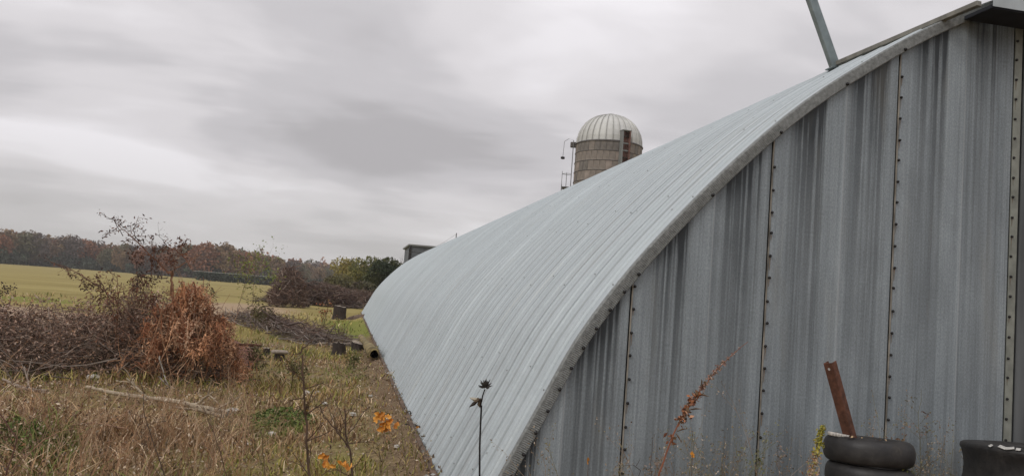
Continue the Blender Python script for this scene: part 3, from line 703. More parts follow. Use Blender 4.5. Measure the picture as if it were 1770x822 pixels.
# bare tree
def branches(acc, p, d, Ln, r, depth, col, rr, kids=3, spread=.6, curve=.25, up=.1, leafpts=None):
    K = 5; pts = [np.array(p, float)]; dd = np.array(d, float); dd /= np.linalg.norm(dd)
    for k in range(K-1):
        dd = dd+rr.normal(size=3)*curve*.35+np.array([0, 0, up*.2]); dd /= np.linalg.norm(dd); pts.append(pts[-1]+dd*Ln/(K-1))
    tubes(acc, np.array(pts)[None], np.linspace(r, r*.5, K), col, 4 if r > .012 else 3)
    if leafpts is not None and depth <= 1: leafpts += [pts[-1], pts[-2], pts[-3]]
    if depth <= 0: return
    for _ in range(kids):
        s = rr.uniform(.25, 1.0)*(K-1); j = min(int(s), K-2); q = pts[j]+(pts[j+1]-pts[j])*(s-j)
        nd = dd+rr.normal(size=3)*spread; branches(acc, q, nd, Ln*rr.uniform(.45, .72), r*.55, depth-1, col, rr, kids, spread, curve, up, leafpts)
p = at(706, 480, 104); e = empty('bare_tree', (p.x, 104, 0), label='leafless grey tree between the evergreen and the shed', cat='tree'); acc = Acc()
branches(acc, (0, 0, 0), (0, 0, 1), 3.6, .12, 4, (.13, .12, .11), rw, 5, .55, .2); link('trunk', acc.mesh('trunk'), e, M['wood'])

# ------------------------------------------------------------------ brush, piles, logs
def twigs(acc, c, half, n, ln, rad, palette, r, flat=.35, heap=True, axis=None, sides=3, K=4, curl=.18, droop=0.0):
    """random twigs filling a mound of half sizes `half` centred at c (c.z = ground)"""
    th = r.uniform(0, 2*PI, n); q = np.sqrt(r.uniform(0, 1, n)); x = q*np.cos(th)*half[0]; y = q*np.sin(th)*half[1]
    top = half[2]*np.sqrt(np.clip(1-q*q, 0, 1)); z = top*r.uniform(0.02, 1, n)**.65
    P0 = np.stack([x, y, z], -1)+np.array(c)
    d = rdir(n, r=r); d[:, 2] = d[:, 2]*flat+.05
    if axis is not None: d = d*.45+np.array(axis)*np.where(r.random((n, 1)) < .5, 1, -1)
    d /= np.linalg.norm(d, axis=1, keepdims=True); L_ = r.uniform(.35, 1, n)[:, None]*ln
    tt = np.linspace(-.5, .5, K); bend = r.normal(size=(n, 3))*curl; bend2 = r.normal(size=(n, 3))*curl*.4
    P = P0[:, None]+d[:, None]*L_[:, None]*tt[None, :, None]+bend[:, None]*L_[:, None]*(tt**2)[None, :, None]*1.5+bend2[:, None]*L_[:, None]*np.sin(tt*7)[None, :, None]*.3
    P[:, :, 2] = np.maximum(P[:, :, 2], c[2]+.005)
    R = (r.uniform(.5, 1.2, n)*rad)[:, None]*np.linspace(1, .35, K)[None]
    tubes(acc, P, R, pal(palette, n, r, .3), sides)
    return P
BR = [(.15, .105, .08), (.20, .14, .105), (.10, .07, .056), (.25, .18, .14), (.32, .25, .20)]
r1 = np.random.default_rng(21)
# big near brush pile, left
bp = gnd(175, 655); c0 = (bp.x, bp.y, 0)
BP = empty('brush_pile', bp, label='wide dark brown pile of tangled twigs at the left, behind the long pale log', cat='brush pile')
acc = Acc()
MOUNDS = [(-2.4, .9, 1.9, 1.2, .92), (-1.0, .7, 1.5, 1.1, .96), (.10, .5, 1.1, .9, 1.18), (.75, .6, 1.0, .9, 1.34)]
for mx, my, ha, hb, hc in MOUNDS:
    twigs(acc, (mx, my, 0), (ha, hb, hc), int(900*ha*hb), .6, .0055, BR, r1, flat=.55)
    twigs(acc, (mx, my, 0), (ha, hb, hc*1.12), int(120*ha), .45, .004, BR, r1, flat=1.6)
twigs(acc, (-.5, .2, 0), (2.6, 1.2, .65), 130, 1.5, .009, [(.20, .165, .135), (.15, .12, .10), (.24, .20, .17)], r1, K=6)
link('twigs', acc.mesh('twigs'), BP, M['wood'], kind='stuff')
acc = Acc()
for mx, my, ha, hb, hc in MOUNDS:
    n = int(5200*ha*hb/1.3); th = r1.uniform(0, 6.28, n); q = np.sqrt(r1.uniform(0, 1, n)); zt_ = hc*np.sqrt(1-q*q)*(1+.16*np.sin(th*5+q*9)); z = zt_*r1.uniform(.1, 1.1, n)**.55
    P = np.stack([mx+q*np.cos(th)*ha, my+q*np.sin(th)*hb, z], -1)
    up = np.clip(z/(hc+.01), 0, 1)[:, None]; C = pal([(.30, .19, .14), (.39, .255, .185), (.20, .128, .10), (.36, .21, .125)], n, r1, .3)
    pale = pal([(.40, .29, .23), (.33, .24, .19), (.48, .36, .28)], n, r1, .25); C = np.where((r1.random(n) < .12+.22*up[:, 0])[:, None], pale, C)
    leaves(acc, P, r1.uniform(.012, .036, n), C, r=r1, aspect=.75)
for (mx, my, ha, hc, nn_) in ((.22, .5, .30, 1.42, 700), (-.12, .5, .22, 1.22, 300), (.55, .5, .22, 1.25, 260), (-2.0, .6, .25, 1.12, 160), (-2.9, .6, .3, 1.08, 160)):
    th = r1.uniform(0, 6.28, nn_); q = r1.uniform(0, 1, nn_); z = r1.uniform(.5, 1, nn_)*hc; w_ = ha*(1.25-.6*z/hc)
    P = np.stack([mx+q*np.cos(th)*w_, my+q*np.sin(th)*w_, z-.25*q*q], -1); leaves(acc, P, r1.uniform(.012, .034, nn_), pal([(.34, .19, .12), (.26, .14, .095), (.42, .28, .19), (.17, .10, .075)], nn_, r1, .3), r=r1, aspect=.7)
link('dead_leaves', acc.mesh('dead_leaves'), BP, M['leafmat'], kind='stuff')
accs = Acc(); twigs(accs, (.2, .5, .3), (.3, .3, 1.05), 200, .5, .005, BR+[(.34, .21, .14)], r1, flat=2.2); link('upright_twigs', accs.mesh('upright_twigs'), BP, M['wood'], kind='stuff')
# small twig with dark leaves poking up on the left
acc = Acc(); lp_ = []
branches(acc, (-1.9, .8, .55), (.1, 0, 1), .45, .008, 2, (.07, .05, .045), r1, 4, .5, .3, 0, lp_)
link('upright_twig', acc.mesh('upright_twig'), BP, M['wood'])
acc = Acc(); P = np.repeat(np.array(lp_), 5, 0); P = P+r1.normal(size=P.shape)*.03; leaves(acc, P, .02, pal([(.07, .045, .04)], len(P), r1), r=r1); link('twig_leaves', acc.mesh('twig_leaves'), BP, M['leafmat'], kind='stuff')

# rust coloured dead tree top lying on the pile
rp = gnd(325, 668); RP = empty('dead_tree_top', rp, label='rust coloured dead tree top with drooping leaves and branches reaching above the woodland', cat='fallen tree')
RU = [(.46, .215, .11), (.58, .31, .17), (.32, .14, .074), (.70, .48, .32), (.21, .105, .06), (.60, .37, .225)]
r2 = np.random.default_rng(33)
acc = Acc(); K = 7; stems = []
# crooked stems fanning out of the pile, their ends arching over and hanging
CLUMPS = [(-.10, .0, 1.46, .16, 30), (.12, -.05, 1.30, .15, 24), (-.30, .05, 1.12, .15, 20), (.30, -.1, 1.02, .14, 20), (-.52, .1, .88, .16, 16), (.48, 0, .70, .15, 14), (-.05, -.30, .95, .16, 20), (.22, -.32, .74, .13, 14), (-.36, -.25, .72, .14, 14), (.66, .05, .42, .14, 8)]
CL_ = [c for c in CLUMPS for _ in range(c[4])]
for cx_, cy_, ct_, cr_, _n in CL_:
    f = r2.random(); bx0 = cx_+r2.normal()*.07; by0 = cy_+r2.normal()*.1; z0 = ct_*r2.uniform(.45, .85)
    az_ = r2.uniform(0, 6.28); rise = (ct_-z0)*r2.uniform(.7, 1.12); reach = r2.uniform(.3, 1.5)*cr_
    tt = np.linspace(0, 1, K); x_ = bx0+reach*np.cos(az_)*tt**1.2; y_ = by0+reach*np.sin(az_)*tt**1.2
    z_ = z0+rise*np.sin(np.minimum(tt*1.8, 1)*PI/2)-np.clip(tt-.5, 0, 1)**1.3*r2.uniform(.2, 1.0); z_ = np.maximum(z_, .06)
    Pp_ = np.stack([x_, y_, z_], -1)+r2.normal(size=(K, 3))*.022; stems.append(Pp_)
P = np.array(stems); tubes(acc, P, r2.uniform(.004, .011, len(P))[:, None]*np.linspace(1.2, .5, K)[None], pal(RU+[(.34, .21, .13)], len(P), r2, .25), 4)
twigs(acc, (-.05, .1, .1), (.55, .5, 1.05), 420, .55, .006, RU+BR, r2, flat=1.5, K=5, curl=.4)
twigs(acc, (-.45, .1, 0), (.6, .5, .80), 300, .55, .006, RU+BR, r2, flat=1.1, K=5, curl=.4)
twigs(acc, (.35, .35, 0), (.35, .35, .35), 120, .5, .006, BR, r2, flat=.8)
nS = 190; a_ = r2.uniform(0, 6.28, nS); x0_ = r2.normal(size=nS)*.34; p0_ = np.stack([x0_, r2.normal(size=nS)*.2, r2.uniform(.25, .8, nS)*np.clip(1.5-1.4*np.abs(x0_), .3, 2)], -1); d_ = np.stack([np.cos(a_)*.8, np.sin(a_)*.5, r2.uniform(-.2, 1.1, nS)], -1)
L2 = r2.uniform(.2, .55, nS)[:, None, None]; t5 = np.linspace(0, 1, 5)[None, :, None]
tubes(acc, p0_[:, None]+d_[:, None]*L2*t5+r2.normal(size=(nS, 1, 3))*.12*t5**2*L2*2+r2.normal(size=(nS, 5, 3))*.008, np.linspace(.0055, .002, 5)[None], pal([(.46, .28, .17), (.36, .20, .12), (.28, .15, .09)], nS, r2), 3)
link('crooked_stems', acc.mesh('crooked_stems'), RP, M['wood'], kind='stuff')
acc = Acc(); nl_ = 12000; k = r2.integers(0, len(P), nl_); f = r2.uniform(.15, 1, nl_); j = np.minimum((f*(K-1)).astype(int), K-2); fr = (f*(K-1)-j)[:, None]
cl_ = r2.normal(size=(len(P), 3))*.03
pos = P[k, j]*(1-fr)+P[k, j+1]*fr+r2.normal(size=(nl_, 3))*np.array([.035, .035, .03])*r2.uniform(.3, 1.6, (len(P), 1))[k]
pos[:, 2] -= r2.uniform(0, 1, nl_)**2*.16; pos[:, 2] = np.maximum(pos[:, 2], .05)
cavity = (np.abs(pos[:, 0]-.02) < .30) & (pos[:, 2] < .45) & (pos[:, 1] < .25) & (r2.random(len(pos)) < .85); pos = pos[~cavity]; nl_ = len(pos)
stemcol = pal(RU+[(.30, .16, .09)], len(P), r2, .2)[k[~cavity]]*(1+r2.uniform(-.3, .35, (nl_, 1)))
half = int(nl_*.62)
leaves(acc, pos[:half], r2.uniform(.012, .036, half), stemcol[:half], aspect=.55, r=r2)
p2_ = pos[half:]; m_ = len(p2_); Ls = r2.uniform(.03, .075, m_); dd_ = rdir(m_, -.9, r2)
Pl = np.stack([p2_, p2_+dd_*Ls[:, None]*.5+r2.normal(size=(m_, 3))*.007, p2_+dd_*Ls[:, None]+r2.normal(size=(m_, 3))*.012], 1)
tubes(acc, Pl, np.stack([np.full(m_, .0025), r2.uniform(.004, .010, m_), np.full(m_, .0015)], 1), stemcol[half:], 3)
link('hanging_leaves', acc.mesh('hanging_leaves'), RP, M['leafmat'], kind='stuff')
def pxline(pts, Y, o): return np.array([np.array(at(x, y, Y))-np.array(o) for x, y in pts])
def branch_px(name, pts, Y, r0, r1_, col, parent, o, sides=5, K=14, kids=0, leafy=None, rr=r2, kl=.35, leafcol=None, leafn=0, lsize=.028):
    """a branch running through the given outline points, with side twigs and leaves; own depth wobble"""
    P = pxline(pts, Y, o); L_ = np.concatenate([[0], np.cumsum(np.linalg.norm(np.diff(P, axis=0), axis=1))]); s = np.linspace(0, L_[-1], K)
    Q = np.stack([np.interp(s, L_, P[:, i]) for i in range(3)], -1); Q[:, 1] += np.cumsum(rr.normal(size=K))*.02; Q += rr.normal(size=Q.shape)*.004
    acc = Acc(); tubes(acc, Q[None], np.linspace(r0, r1_, K), col, sides); lps = []
    for _ in range(kids):
        j = int(rr.uniform(.2, 1)*(K-1)); d = rr.normal(size=3); d[2] = d[2]*.8+.1; branches(acc, Q[j], d, kl*rr.uniform(.4, 1), r1_*1.2, 1, col, rr, 2, .7, .5, -.1, lps)
    b = link(name, acc.mesh(name), parent, M['wood'])
    if leafn and lps:
        A = np.array(lps); A = A[rr.integers(0, len(A), leafn)]+rr.normal(size=(leafn, 3))*.03; ac = Acc(); leaves(ac, A, rr.uniform(.5, 1.3, leafn)*lsize, pal(leafcol, leafn, rr, .3), aspect=.6, r=rr)
        link('leaf_cluster', ac.mesh('leaf_cluster'), b, M['leafmat'], kind='stuff')
    return b
o = rp; Yr = rp.y
DK = (.075, .052, .042); ORC = (.30, .165, .10); LCD = [(.075, .05, .04), (.11, .06, .042), (.17, .08, .05)]; LCR = [(.20, .085, .045), (.13, .06, .04), (.09, .055, .045)]
branch_px('branch', [(300, 560), (297, 520), (294, 480), (292, 470)], Yr-.1, .022, .016, ORC, RP, o, kids=3, kl=.3)
branch_px('branch', [(292, 472), (310, 458), (328, 448), (345, 440)], Yr-.1, .012, .004, ORC, RP, o, kids=3, kl=.2)
branch_px('branch', [(293, 473), (275, 455), (255, 435), (236, 415), (215, 398), (205, 388)], Yr-.1, .013, .004, (.17, .085, .055), RP, o, kids=16, kl=.34, leafn=300, leafcol=LCD)
branch_px('branch', [(240, 420), (230, 400), (235, 385)], Yr-.1, .007, .003, DK, RP, o, kids=6, kl=.2, leafn=60, leafcol=LCD, lsize=.022)
branch_px('branch', [(214, 408), (205, 392), (200, 380), (186, 378)], Yr-.1, .006, .003, DK, RP, o, kids=5, kl=.16, leafn=60, leafcol=LCD, lsize=.022)
branch_px('branch', [(192, 397), (184, 402), (174, 408)], Yr-.1, .003, .002, DK, RP, o)
branch_px('branch', [(292, 430), (282, 414), (272, 404)], Yr-.1, .004, .002, DK, RP, o, kids=3, kl=.15, leafn=24, leafcol=LCD, lsize=.02)
branch_px('branch', [(330, 462), (318, 445), (300, 430), (282, 424)], Yr-.1, .008, .004, (.2, .09, .055), RP, o, kids=10, kl=.3, leafn=220, leafcol=LCR)
branch_px('branch', [(292, 480), (270, 482), (248, 478), (225, 470)], Yr-.1, .008, .004, DK, RP, o, kids=10, kl=.3, leafn=200, leafcol=LCD)
branch_px('branch', [(240, 560), (215, 530), (185, 505), (150, 480), (120, 462), (100, 456), (88, 452)], Yr+.2, .012, .004, (.17, .10, .07), RP, o, kids=12, kl=.32, leafn=170, leafcol=LCD)
branch_px('branch', [(190, 520), (175, 490), (160, 475)], Yr+.2, .010, .005, (.17, .10, .07), RP, o, kids=8, kl=.3, leafn=120, leafcol=LCR)
branch_px('branch', [(200, 600), (205, 550), (208, 510), (212, 488)], Yr+.1, .012, .005, (.19, .11, .075), RP, o, kids=14, kl=.38, leafn=220, leafcol=LCR)
branch_px('branch', [(270, 560), (262, 530), (245, 505), (238, 490)], Yr, .012, .006, (.19, .11, .075), RP, o, kids=10, kl=.32, leafn=160, leafcol=LCR)
branch_px('branch', [(345, 560), (342, 520), (352, 495), (350, 478)], Yr, .010, .004, (.2, .11, .07), RP, o, kids=9, kl=.28, leafn=120, leafcol=LCR)
for pts in ([(285, 520), (262, 600), (240, 660)], [(300, 540), (330, 600), (352, 660)], [(310, 560), (286, 610), (268, 650)], [(322, 640), (335, 600), (348, 560)], [(275, 560), (290, 620), (300, 672)]):
    branch_px('stem', pts, Yr-.45, .011, .006, (.30, .17, .10), RP, o, kids=2, kl=.2)
branch_px('stem', [(276, 615), (284, 648), (300, 680)], Yr-.7, .010, .008, (.34, .31, .27), RP, o)
branch_px('stem', [(272, 650), (290, 668), (305, 690)], Yr-.7, .012, .008, (.34, .31, .27), RP, o)

# rusty folded sheet leaning out on the right of the pile
s1, s2 = gnd(455, 622), gnd(372, 664)
s3, s4 = at(374, 596, s2.y+.05), at(412, 590, s1.y-.4)
RS = empty('rusty_sheet', (s1+s2)/2, label='rust red sheet of metal tipped against the right side of the dead tree top', cat='metal sheet')
o = RS.location; A = [np.array(v-o) for v in (s2, s1, s4, s3)]; nx = 7
V = []; 
for i_ in range(nx):
    f = i_/(nx-1)
    for g in np.linspace(0, 1, 5): 
        p = (A[0]*(1-f)+A[1]*f)*(1-g)+(A[3]*(1-f)+A[2]*f)*g; p = p+np.array([0, .04*math.sin(f*9)+.02*math.sin(g*7), .03*math.sin(f*6+g*4)]); V.append(p)
V2 = [p+np.array([0, .02, .008]) for p in V]; i = np.arange(nx-1)[:, None]*5+np.arange(4)[None]; Fq = np.stack([i, i+5, i+6, i+1], -1).reshape(-1, 4)
link('sheet_face', mesh_np('sheet_face', V+V2, np.concatenate([Fq, Fq[:, ::-1]+len(V)])), RS, M['rustred'])
bar('fence_rail', gnd(372, 640)+Vector((0, .3, .45)), gnd(412, 640)+Vector((.2, .5, .40)), .05, .04, M['rust'], RS, o)
link('fence_rail_cap', box_mesh('fence_rail_cap', -.02, .28, -.02, .04, .42, .47, bev=.01), RS, M['rust'])

# long pale log at the foot of the pile
def log_tube(name, pts, r0, r1_, col, label, cat='log', sides=9, knots=0, cutends=True):
    P = np.array([np.array(p) for p in pts]); o = P[0].copy(); o[2] = 0; P = P-o
    L_ = np.concatenate([[0], np.cumsum(np.linalg.norm(np.diff(P, axis=0), axis=1))]); K = 26; s = np.linspace(0, L_[-1], K); Q = np.stack([np.interp(s, L_, P[:, i]) for i in range(3)], -1)
    Q[1:-1] += r2.normal(size=(K-2, 3))*r0*.12; e = empty(name, o, label=label, cat=cat); acc = Acc(); R = np.linspace(r0, r1_, K)*(1+r2.normal(size=K)*.06)
    tubes(acc, Q[None], R[None], col, sides)
    for _ in range(knots):
        j = int(r2.uniform(.1, .9)*K); branches(acc, Q[j], (r2.normal(), r2.normal(), .8), .35, r1_*.6, 1, col, r2, 2)
    link('trunk', acc.mesh('trunk', True), e, M['wood'])
    if cutends:
        for q, qq, rr_ in ((Q[0], Q[1], r0), (Q[-1], Q[-2], r1_)):
            c = link('cut_end', lathe('cut_end', [(.001, .004), (rr_*.7, .003), (rr_*.97, 0)], 10), e, M['cut']); c.location = q; c.rotation_euler = Vector(q-qq).to_track_quat('Z', 'Y').to_euler()
    return e
log_tube('fallen_branch', [gnd(150, 668, .16), gnd(215, 682, .15), gnd(300, 692, .14), gnd(395, 714, .12)], .020, .034, (.40, .33, .24), 'long pale barkless branch lying in front of the brush pile', knots=2)
log_tube('fallen_branch', [gnd(5, 655, .2), gnd(45, 672, .15), gnd(82, 676, .12)], .014, .022, (.32, .26, .21), 'short grey branch lying at the left end of the brush pile', knots=2)
log_tube('fallen_branch', [gnd(300, 703, .13), gnd(345, 708, .13), gnd(385, 719, .12)], .012, .022, (.30, .24, .17), 'second thinner pale branch just below the long one', knots=1)
log_tube('fallen_branch', [gnd(120, 785)+Vector((0, 0, .25)), gnd(160, 778)+Vector((0, 0, .24)), gnd(215, 780)+Vector((0, 0, .2))], .007, .010, (.33, .21, .14), 'thin reddish stick lying over the dry grass at lower left', knots=1, cutends=False)

# big grey brown brush heap in mid distance
hp = gnd(560, 529); HP = empty('brush_heap', hp, label='large dark brown heap of cut brush in front of the green trees', cat='brush heap'); acc = Acc(); r3 = np.random.default_rng(4)
BD = [(.13, .085, .070), (.175, .115, .09), (.085, .058, .050), (.23, .155, .12), (.28, .22, .18)]
hl = gnd(490, 531)-hp; hr = gnd(625, 528)-hp; ax = np.array((hr-hl).normalized())
twigs(acc, (hl.x+.15, hl.y+1.0, 0), (1.1, 1.5, 2.55), 1400, 1.2, .022, BD, r3, flat=.8, K=5)
twigs(acc, (hl.x*.35, 1.2, 0), (3.4, 2.2, 1.75), 2500, 2.0, .020, BD, r3, flat=.35, axis=ax*.8, K=5)
twigs(acc, (hr.x*.7, hr.y*.8+1, 0), (3.8, 2.2, 1.35), 1900, 1.8, .020, BD+[(.2, .16, .13)], r3, flat=.4, axis=ax*.5, K=5)
twigs(acc, (0, 0, 0), (5.0, 1.0, .55), 260, 2.8, .035, [(.20, .16, .135), (.26, .22, .19), (.12, .09, .08)], r3, flat=.15, axis=ax, K=5)
link('twigs', acc.mesh('twigs'), HP, M['wood'], kind='stuff')
# low pile of grey cut branches
lp2 = gnd(490, 580); LP2 = empty('branch_pile', lp2, label='low pile of grey cut branches lying in the grass below the big brush heap', cat='branch pile'); acc = Acc()
a1 = gnd(425, 556)-lp2; a2 = gnd(560, 592)-lp2; ax = np.array((a2-a1).normalized())
for f in np.linspace(0, 1, 6):
    c = a1.lerp(a2, f); twigs(acc, (c.x, c.y, 0), (.9, 1.4, .42 if f < .6 else .28), 110, 2.0, .016, [(.22, .185, .16), (.15, .12, .10), (.28, .24, .21), (.09, .07, .06)], r3, flat=.25, axis=ax, K=5)
    twigs(acc, (c.x, c.y, 0), (.8, 1.0, .5), 130, .8, .010, BD, r3, flat=.6)
link('branches', acc.mesh('branches'), LP2, M['wood'], kind='stuff')
branch_px('long_branch', [(452, 535), (470, 548), (495, 560), (520, 575), (550, 592)], lp2.y-1.5, .022, .035, (.12, .09, .08), LP2, lp2, kids=3, kl=.8)

# stumps and cut blocks
def stump(px, py, w, h, label, Yd=None, tilt=0.0, cat='stump', cut=True):
    p = gnd(px, py); d = (p-CAM).length; r_ = w/FPX*d/2; hh = h/FPX*d
    e = empty('tree_stump', p, random.uniform(0, 6), label=label, cat=cat); seg = 18; V = []
    lv = [(0, 1.22), (.12, 1.08), (.4, 1.0), (.75, .97), (1.0, .96)]
    ph = random.uniform(0, 6)
    for z, k in lv:
        for s in range(seg):
            t = 2*PI*s/seg; rr_ = r_*k*(1+.11*math.sin(3*t+ph)+.08*math.sin(7*t+ph*2)*(1.3-z)+random.uniform(-.04, .04)); V.append((rr_*math.cos(t), rr_*math.sin(t), z*hh-.03+ ((tilt*rr_*math.cos(t)+hh*random.uniform(-.13, .07)) if z == 1 else 0)))
    F = [(j*seg+s, j*seg+(s+1) % seg, (j+1)*seg+(s+1) % seg, (j+1)*seg+s) for j in range(4) for s in range(seg)]
    link('bark', mesh_np('bark', V, F, smooth=True), e, M['bark'])
    tp = V[-seg:]; V2 = [(x*.97, y*.97, z+.001) for x, y, z in tp]+[(x*.4, y*.4, z+.006) for x, y, z in tp]+[(0, 0, hh-.02)]*1
    F2 = [(s, (s+1) % seg, seg+(s+1) % seg, seg+s) for s in range(seg)]
    bmx = bmesh.new(); vs = [bmx.verts.new(v) for v in V2]; [bmx.faces.new([vs[i] for i in f]) for f in F2]; [bmx.faces.new((vs[seg+s], vs[seg+(s+1) % seg], vs[-1])) for s in range(seg)]
    me = bpy.data.meshes.new('cut_face'); bmx.to_mesh(me); bmx.free(); link('cut_face', me, e, M['cut']); return e
stump(586, 611, 22, 20, 'left of the two dark low stumps near the green patch', tilt=.25)
stump(619, 607, 24, 17, 'right of the two dark low stumps near the green patch', tilt=-.15)
stump(587, 551, 22, 22, 'tall dark stump in front of the big brush heap', tilt=.1)
stump(459, 611, 12, 12, 'small dark stump with pale top right of the rusty sheet')
stump(530, 531, 10, 9, 'small far stump at the foot of the big brush heap')
p = gnd(482, 622); bl_ = empty('wood_block', p, .3, label='pale topped sawn block lying on dark twigs right of the small stump', cat='wood block')
link('slab', box_mesh('slab', -.16, .16, -.10, .10, .13, .20, bev=.025), bl_, M['cut']); link('base', box_mesh('base', -.09, .10, -.07, .07, -.02, .128, bev=.02), bl_, M['bark'])
p = gnd(438, 606); bl_ = empty('wood_block', p, .3, label='flat pale chip of wood just above the rusty sheet tip', cat='wood chip')
link('slab', box_mesh('slab', -.12, .12, -.06, .06, .06, .12, bev=.02), bl_, M['cut']); link('base', box_mesh('base', -.07, .07, -.05, .05, -.02, .058, bev=.01), bl_, M['bark'])
# mossy hollow log by the foot of the building
M['moss'] = mat('mossy_bark', simple((.20, .155, .068), .95, 0, 3.5, .75, .03))
p = gnd(645, 633); p.z = float(gh(p.x, p.y))+.03; e = empty('hollow_log', p, label='yellow mossy hollow log pointing along the foot of the building', cat='log')
me = lathe('log_shell', [(.085, 0), (.105, .0)]+[(.120-.005*q+.012*math.sin(q*7), q*.5) for q in range(1, 12)]+[(.05, 5.9)], 18)
for v in me.vertices: v.co.x *= 1+.16*math.sin(v.co.z*5+v.co.y*30)+random.uniform(-.06, .06); v.co.y *= 1+.08*math.sin(v.co.z*9+v.co.x*24)
oo = link('log_shell', me, e, M['moss']); oo.rotation_euler = (-PI/2+.0, 0, .035); oo.location = (0, 0, .11)
oo = link('log_hollow', lathe('log_hollow', [(.094, .001), (.08, .25), (.001, .3)], 14), e, M['bolt']); oo.rotation_euler = (-PI/2, 0, .035); oo.location = (0, 0, .11)
# gravel heap near far corner
p = gnd(618, 552); acc = Acc(); e = empty('soil_mound', (p.x+.35, p.y, 0), label='low grey heap of soil against the far foot of the building', cat='soil heap')
me = lathe('heap', [(1.0, -.05), (.75, .12), (.4, .24), (.001, .30)], 18); link('heap', me, e, M['rustbase'])
# stones and pale scraps
def stone(px, py, w, label, m='stone', cat='stone'):
    p = gnd(px, py); d = (p-CAM).length; r_ = w/FPX*d/2; bm = bmesh.new(); bmesh.ops.create_icosphere(bm, subdivisions=2, radius=r_)
    sd_ = random.random()*50
    for v in bm.verts:
        k = 1+.22*math.sin(v.co.x/r_*2.3+sd_)*math.cos(v.co.y/r_*2.9+sd_)+.1*math.sin(v.co.z/r_*6+sd_); v.co *= k*random.uniform(.88, 1.1); v.co.z *= .62; v.co.x *= 1.15
    me = bpy.data.meshes.new('stone'); bm.to_mesh(me); bm.free(); o = link('stone' if m != 'white' else 'paper_scrap', me, None, M[m], label=label, cat=cat); o.location = (p.x, p.y, r_*.45+.01+float(gh(p.x, p.y))); return o
stone(675, 666, 13, 'larger rounded pale stone beside the foot of the building')
stone(685, 686, 11, 'smaller pale stone just nearer than the larger one by the building foot')
stone(402, 709, 15, 'white stone at the right end of the long pale branch')
stone(158, 661, 17, 'whitish clump on the brush pile edge above the long branch', m='white', cat='scrap')
stone(240, 722, 11, 'small white scrap in the dry grass below the long branch', m='white', cat='scrap')
stone(528, 681, 12, 'white scrap beside the tall bare sapling', m='white', cat='scrap')
stone(548, 680, 10, 'pale scrap just right of the sapling', m='white', cat='scrap')
stone(609, 721, 11, 'white crumpled scrap left of the orange leaves', m='white', cat='scrap')
stone(470, 744, 12, 'flat pale scrap in the green tuft', m='white', cat='scrap')
stone(560, 700, 8, 'small pale flake below the scraps beside the tallest sapling', m='white', cat='scrap')
stone(430, 760, 9, 'pale flake in the tan weeds left of the tallest sapling', m='white', cat='scrap')
stone(640, 690, 7, 'tiny pale chip in the grass left of the two pale stones', m='stone')
stone(684, 792, 9, 'tiny pale chip near the bottom of the soil strip', m='white', cat='scrap')
stone(568, 594, 9, 'pale stone between the branch pile and the dark stumps')

# ------------------------------------------------------------------ tyres and leaning post
def tyre_mesh(R, w, bead, seg=44, groove=True):
    """a tyre lying flat, its centre at the origin; bulging side walls, tread with grooves"""
    h = w/2; tr = R*.985; pf = [(bead, -h*.62), (bead+.02, -h*.80), (R*.80, -h*1.0), (R*.92, -h*.86)]
    if groove:
        nb = 5
        for k in range(nb):
            z0 = -h*.72+2*h*.72*k/nb; z1 = -h*.72+2*h*.72*(k+1)/nb; pf += [(R, z0+.002), (R, z1-.010), (R-.007, z1-.008), (R-.007, z1-.001)]
    else: pf += [(R*.985, -h*.5), (R, 0), (R*.985, h*.5)]
    pf += [(R*.92, h*.86), (R*.80, h*1.0), (bead+.02, h*.80), (bead, h*.62), (bead+.012, h*.55), (R*.9, h*.3), (R*.93, 0), (R*.9, -h*.3), (bead+.012, -h*.55)]
    return lathe('tyre', pf, seg, close=True)
TX, TYc = (at(1422, 770, 4.3).x+at(1579, 770, 4.3).x)/2-.015, 4.28
tpf = []
for a in np.linspace(-150, 150, 27):
    t = math.radians(a); cx_, cz_ = math.cos(t), math.sin(t)
    tpf.append((.190+.058*math.copysign(abs(cx_)**.75, cx_), .074*math.copysign(abs(cz_)**.8, cz_)))
tpf += [(.19, -.02), (.245, -.045), (.28, 0), (.245, .045), (.19, .02)]; tpf = tpf[:27]+[(.160, .035), (.185, .045), (.235, .03), (.24, 0), (.235, -.03), (.185, -.045), (.160, -.035)]
tm = lathe('tyre', tpf, 48, close=True); tm.materials.append(M['rubber']); tm.set_sharp_from_angle(angle=math.radians(40))
levels = ['bottom', 'fourth from the top', 'third from the top', 'second from the top', 'topmost']
zt = .952; hgt = .146
names = {0: 'topmost worn black tyre of the stack under the rusty post', 1: 'second tyre from the top in the stack under the rusty post', 2: 'third tyre down in the stack under the rusty post', 3: 'fourth tyre down in the stack under the rusty post', 4: 'fifth tyre down in the stack under the rusty post', 5: 'lowest tyre of the stack under the rusty post'}
for k in range(6):
    o = link('tyre', tm, None, label=names[k], cat='tyre', group='tyres stacked against the end wall')
    o.location = (TX+[0, .012, -.01, .02, 0, .01][k], TYc+[0, -.01, .01, 0, .01, 0][k], zt-.004-.149*(k+.5)); o.rotation_euler = ([-.075, -.045, -.02, 0, 0, 0][k], [.03, .05, .02, 0, 0, 0][k], 0)
o = link('rim_ring', lathe('rim_ring', [(.17, 0), (.205, .006), (.215, .02), (.20, .028), (.172, .016)], 28, close=True), None, M['white'], label='white plastic ring scrap lying on the topmost tyre at the foot of the post', cat='scrap')
o.location = (TX-.185, TYc+.02, zt-.010); o.scale = (.28, .30, .8); o.rotation_euler = (-.05, .12, 0)
acc = Acc(); n = 26; th = r2.uniform(0, 6.28, n); rr2 = r2.uniform(.17, .235, n); leaves(acc, np.stack([rr2*np.cos(th), rr2*np.sin(th), np.full(n, .006)], -1), r2.uniform(.005, .014, n), pal([(.30, .18, .10), (.42, .30, .18), (.20, .12, .07)], n, r2), r=r2)
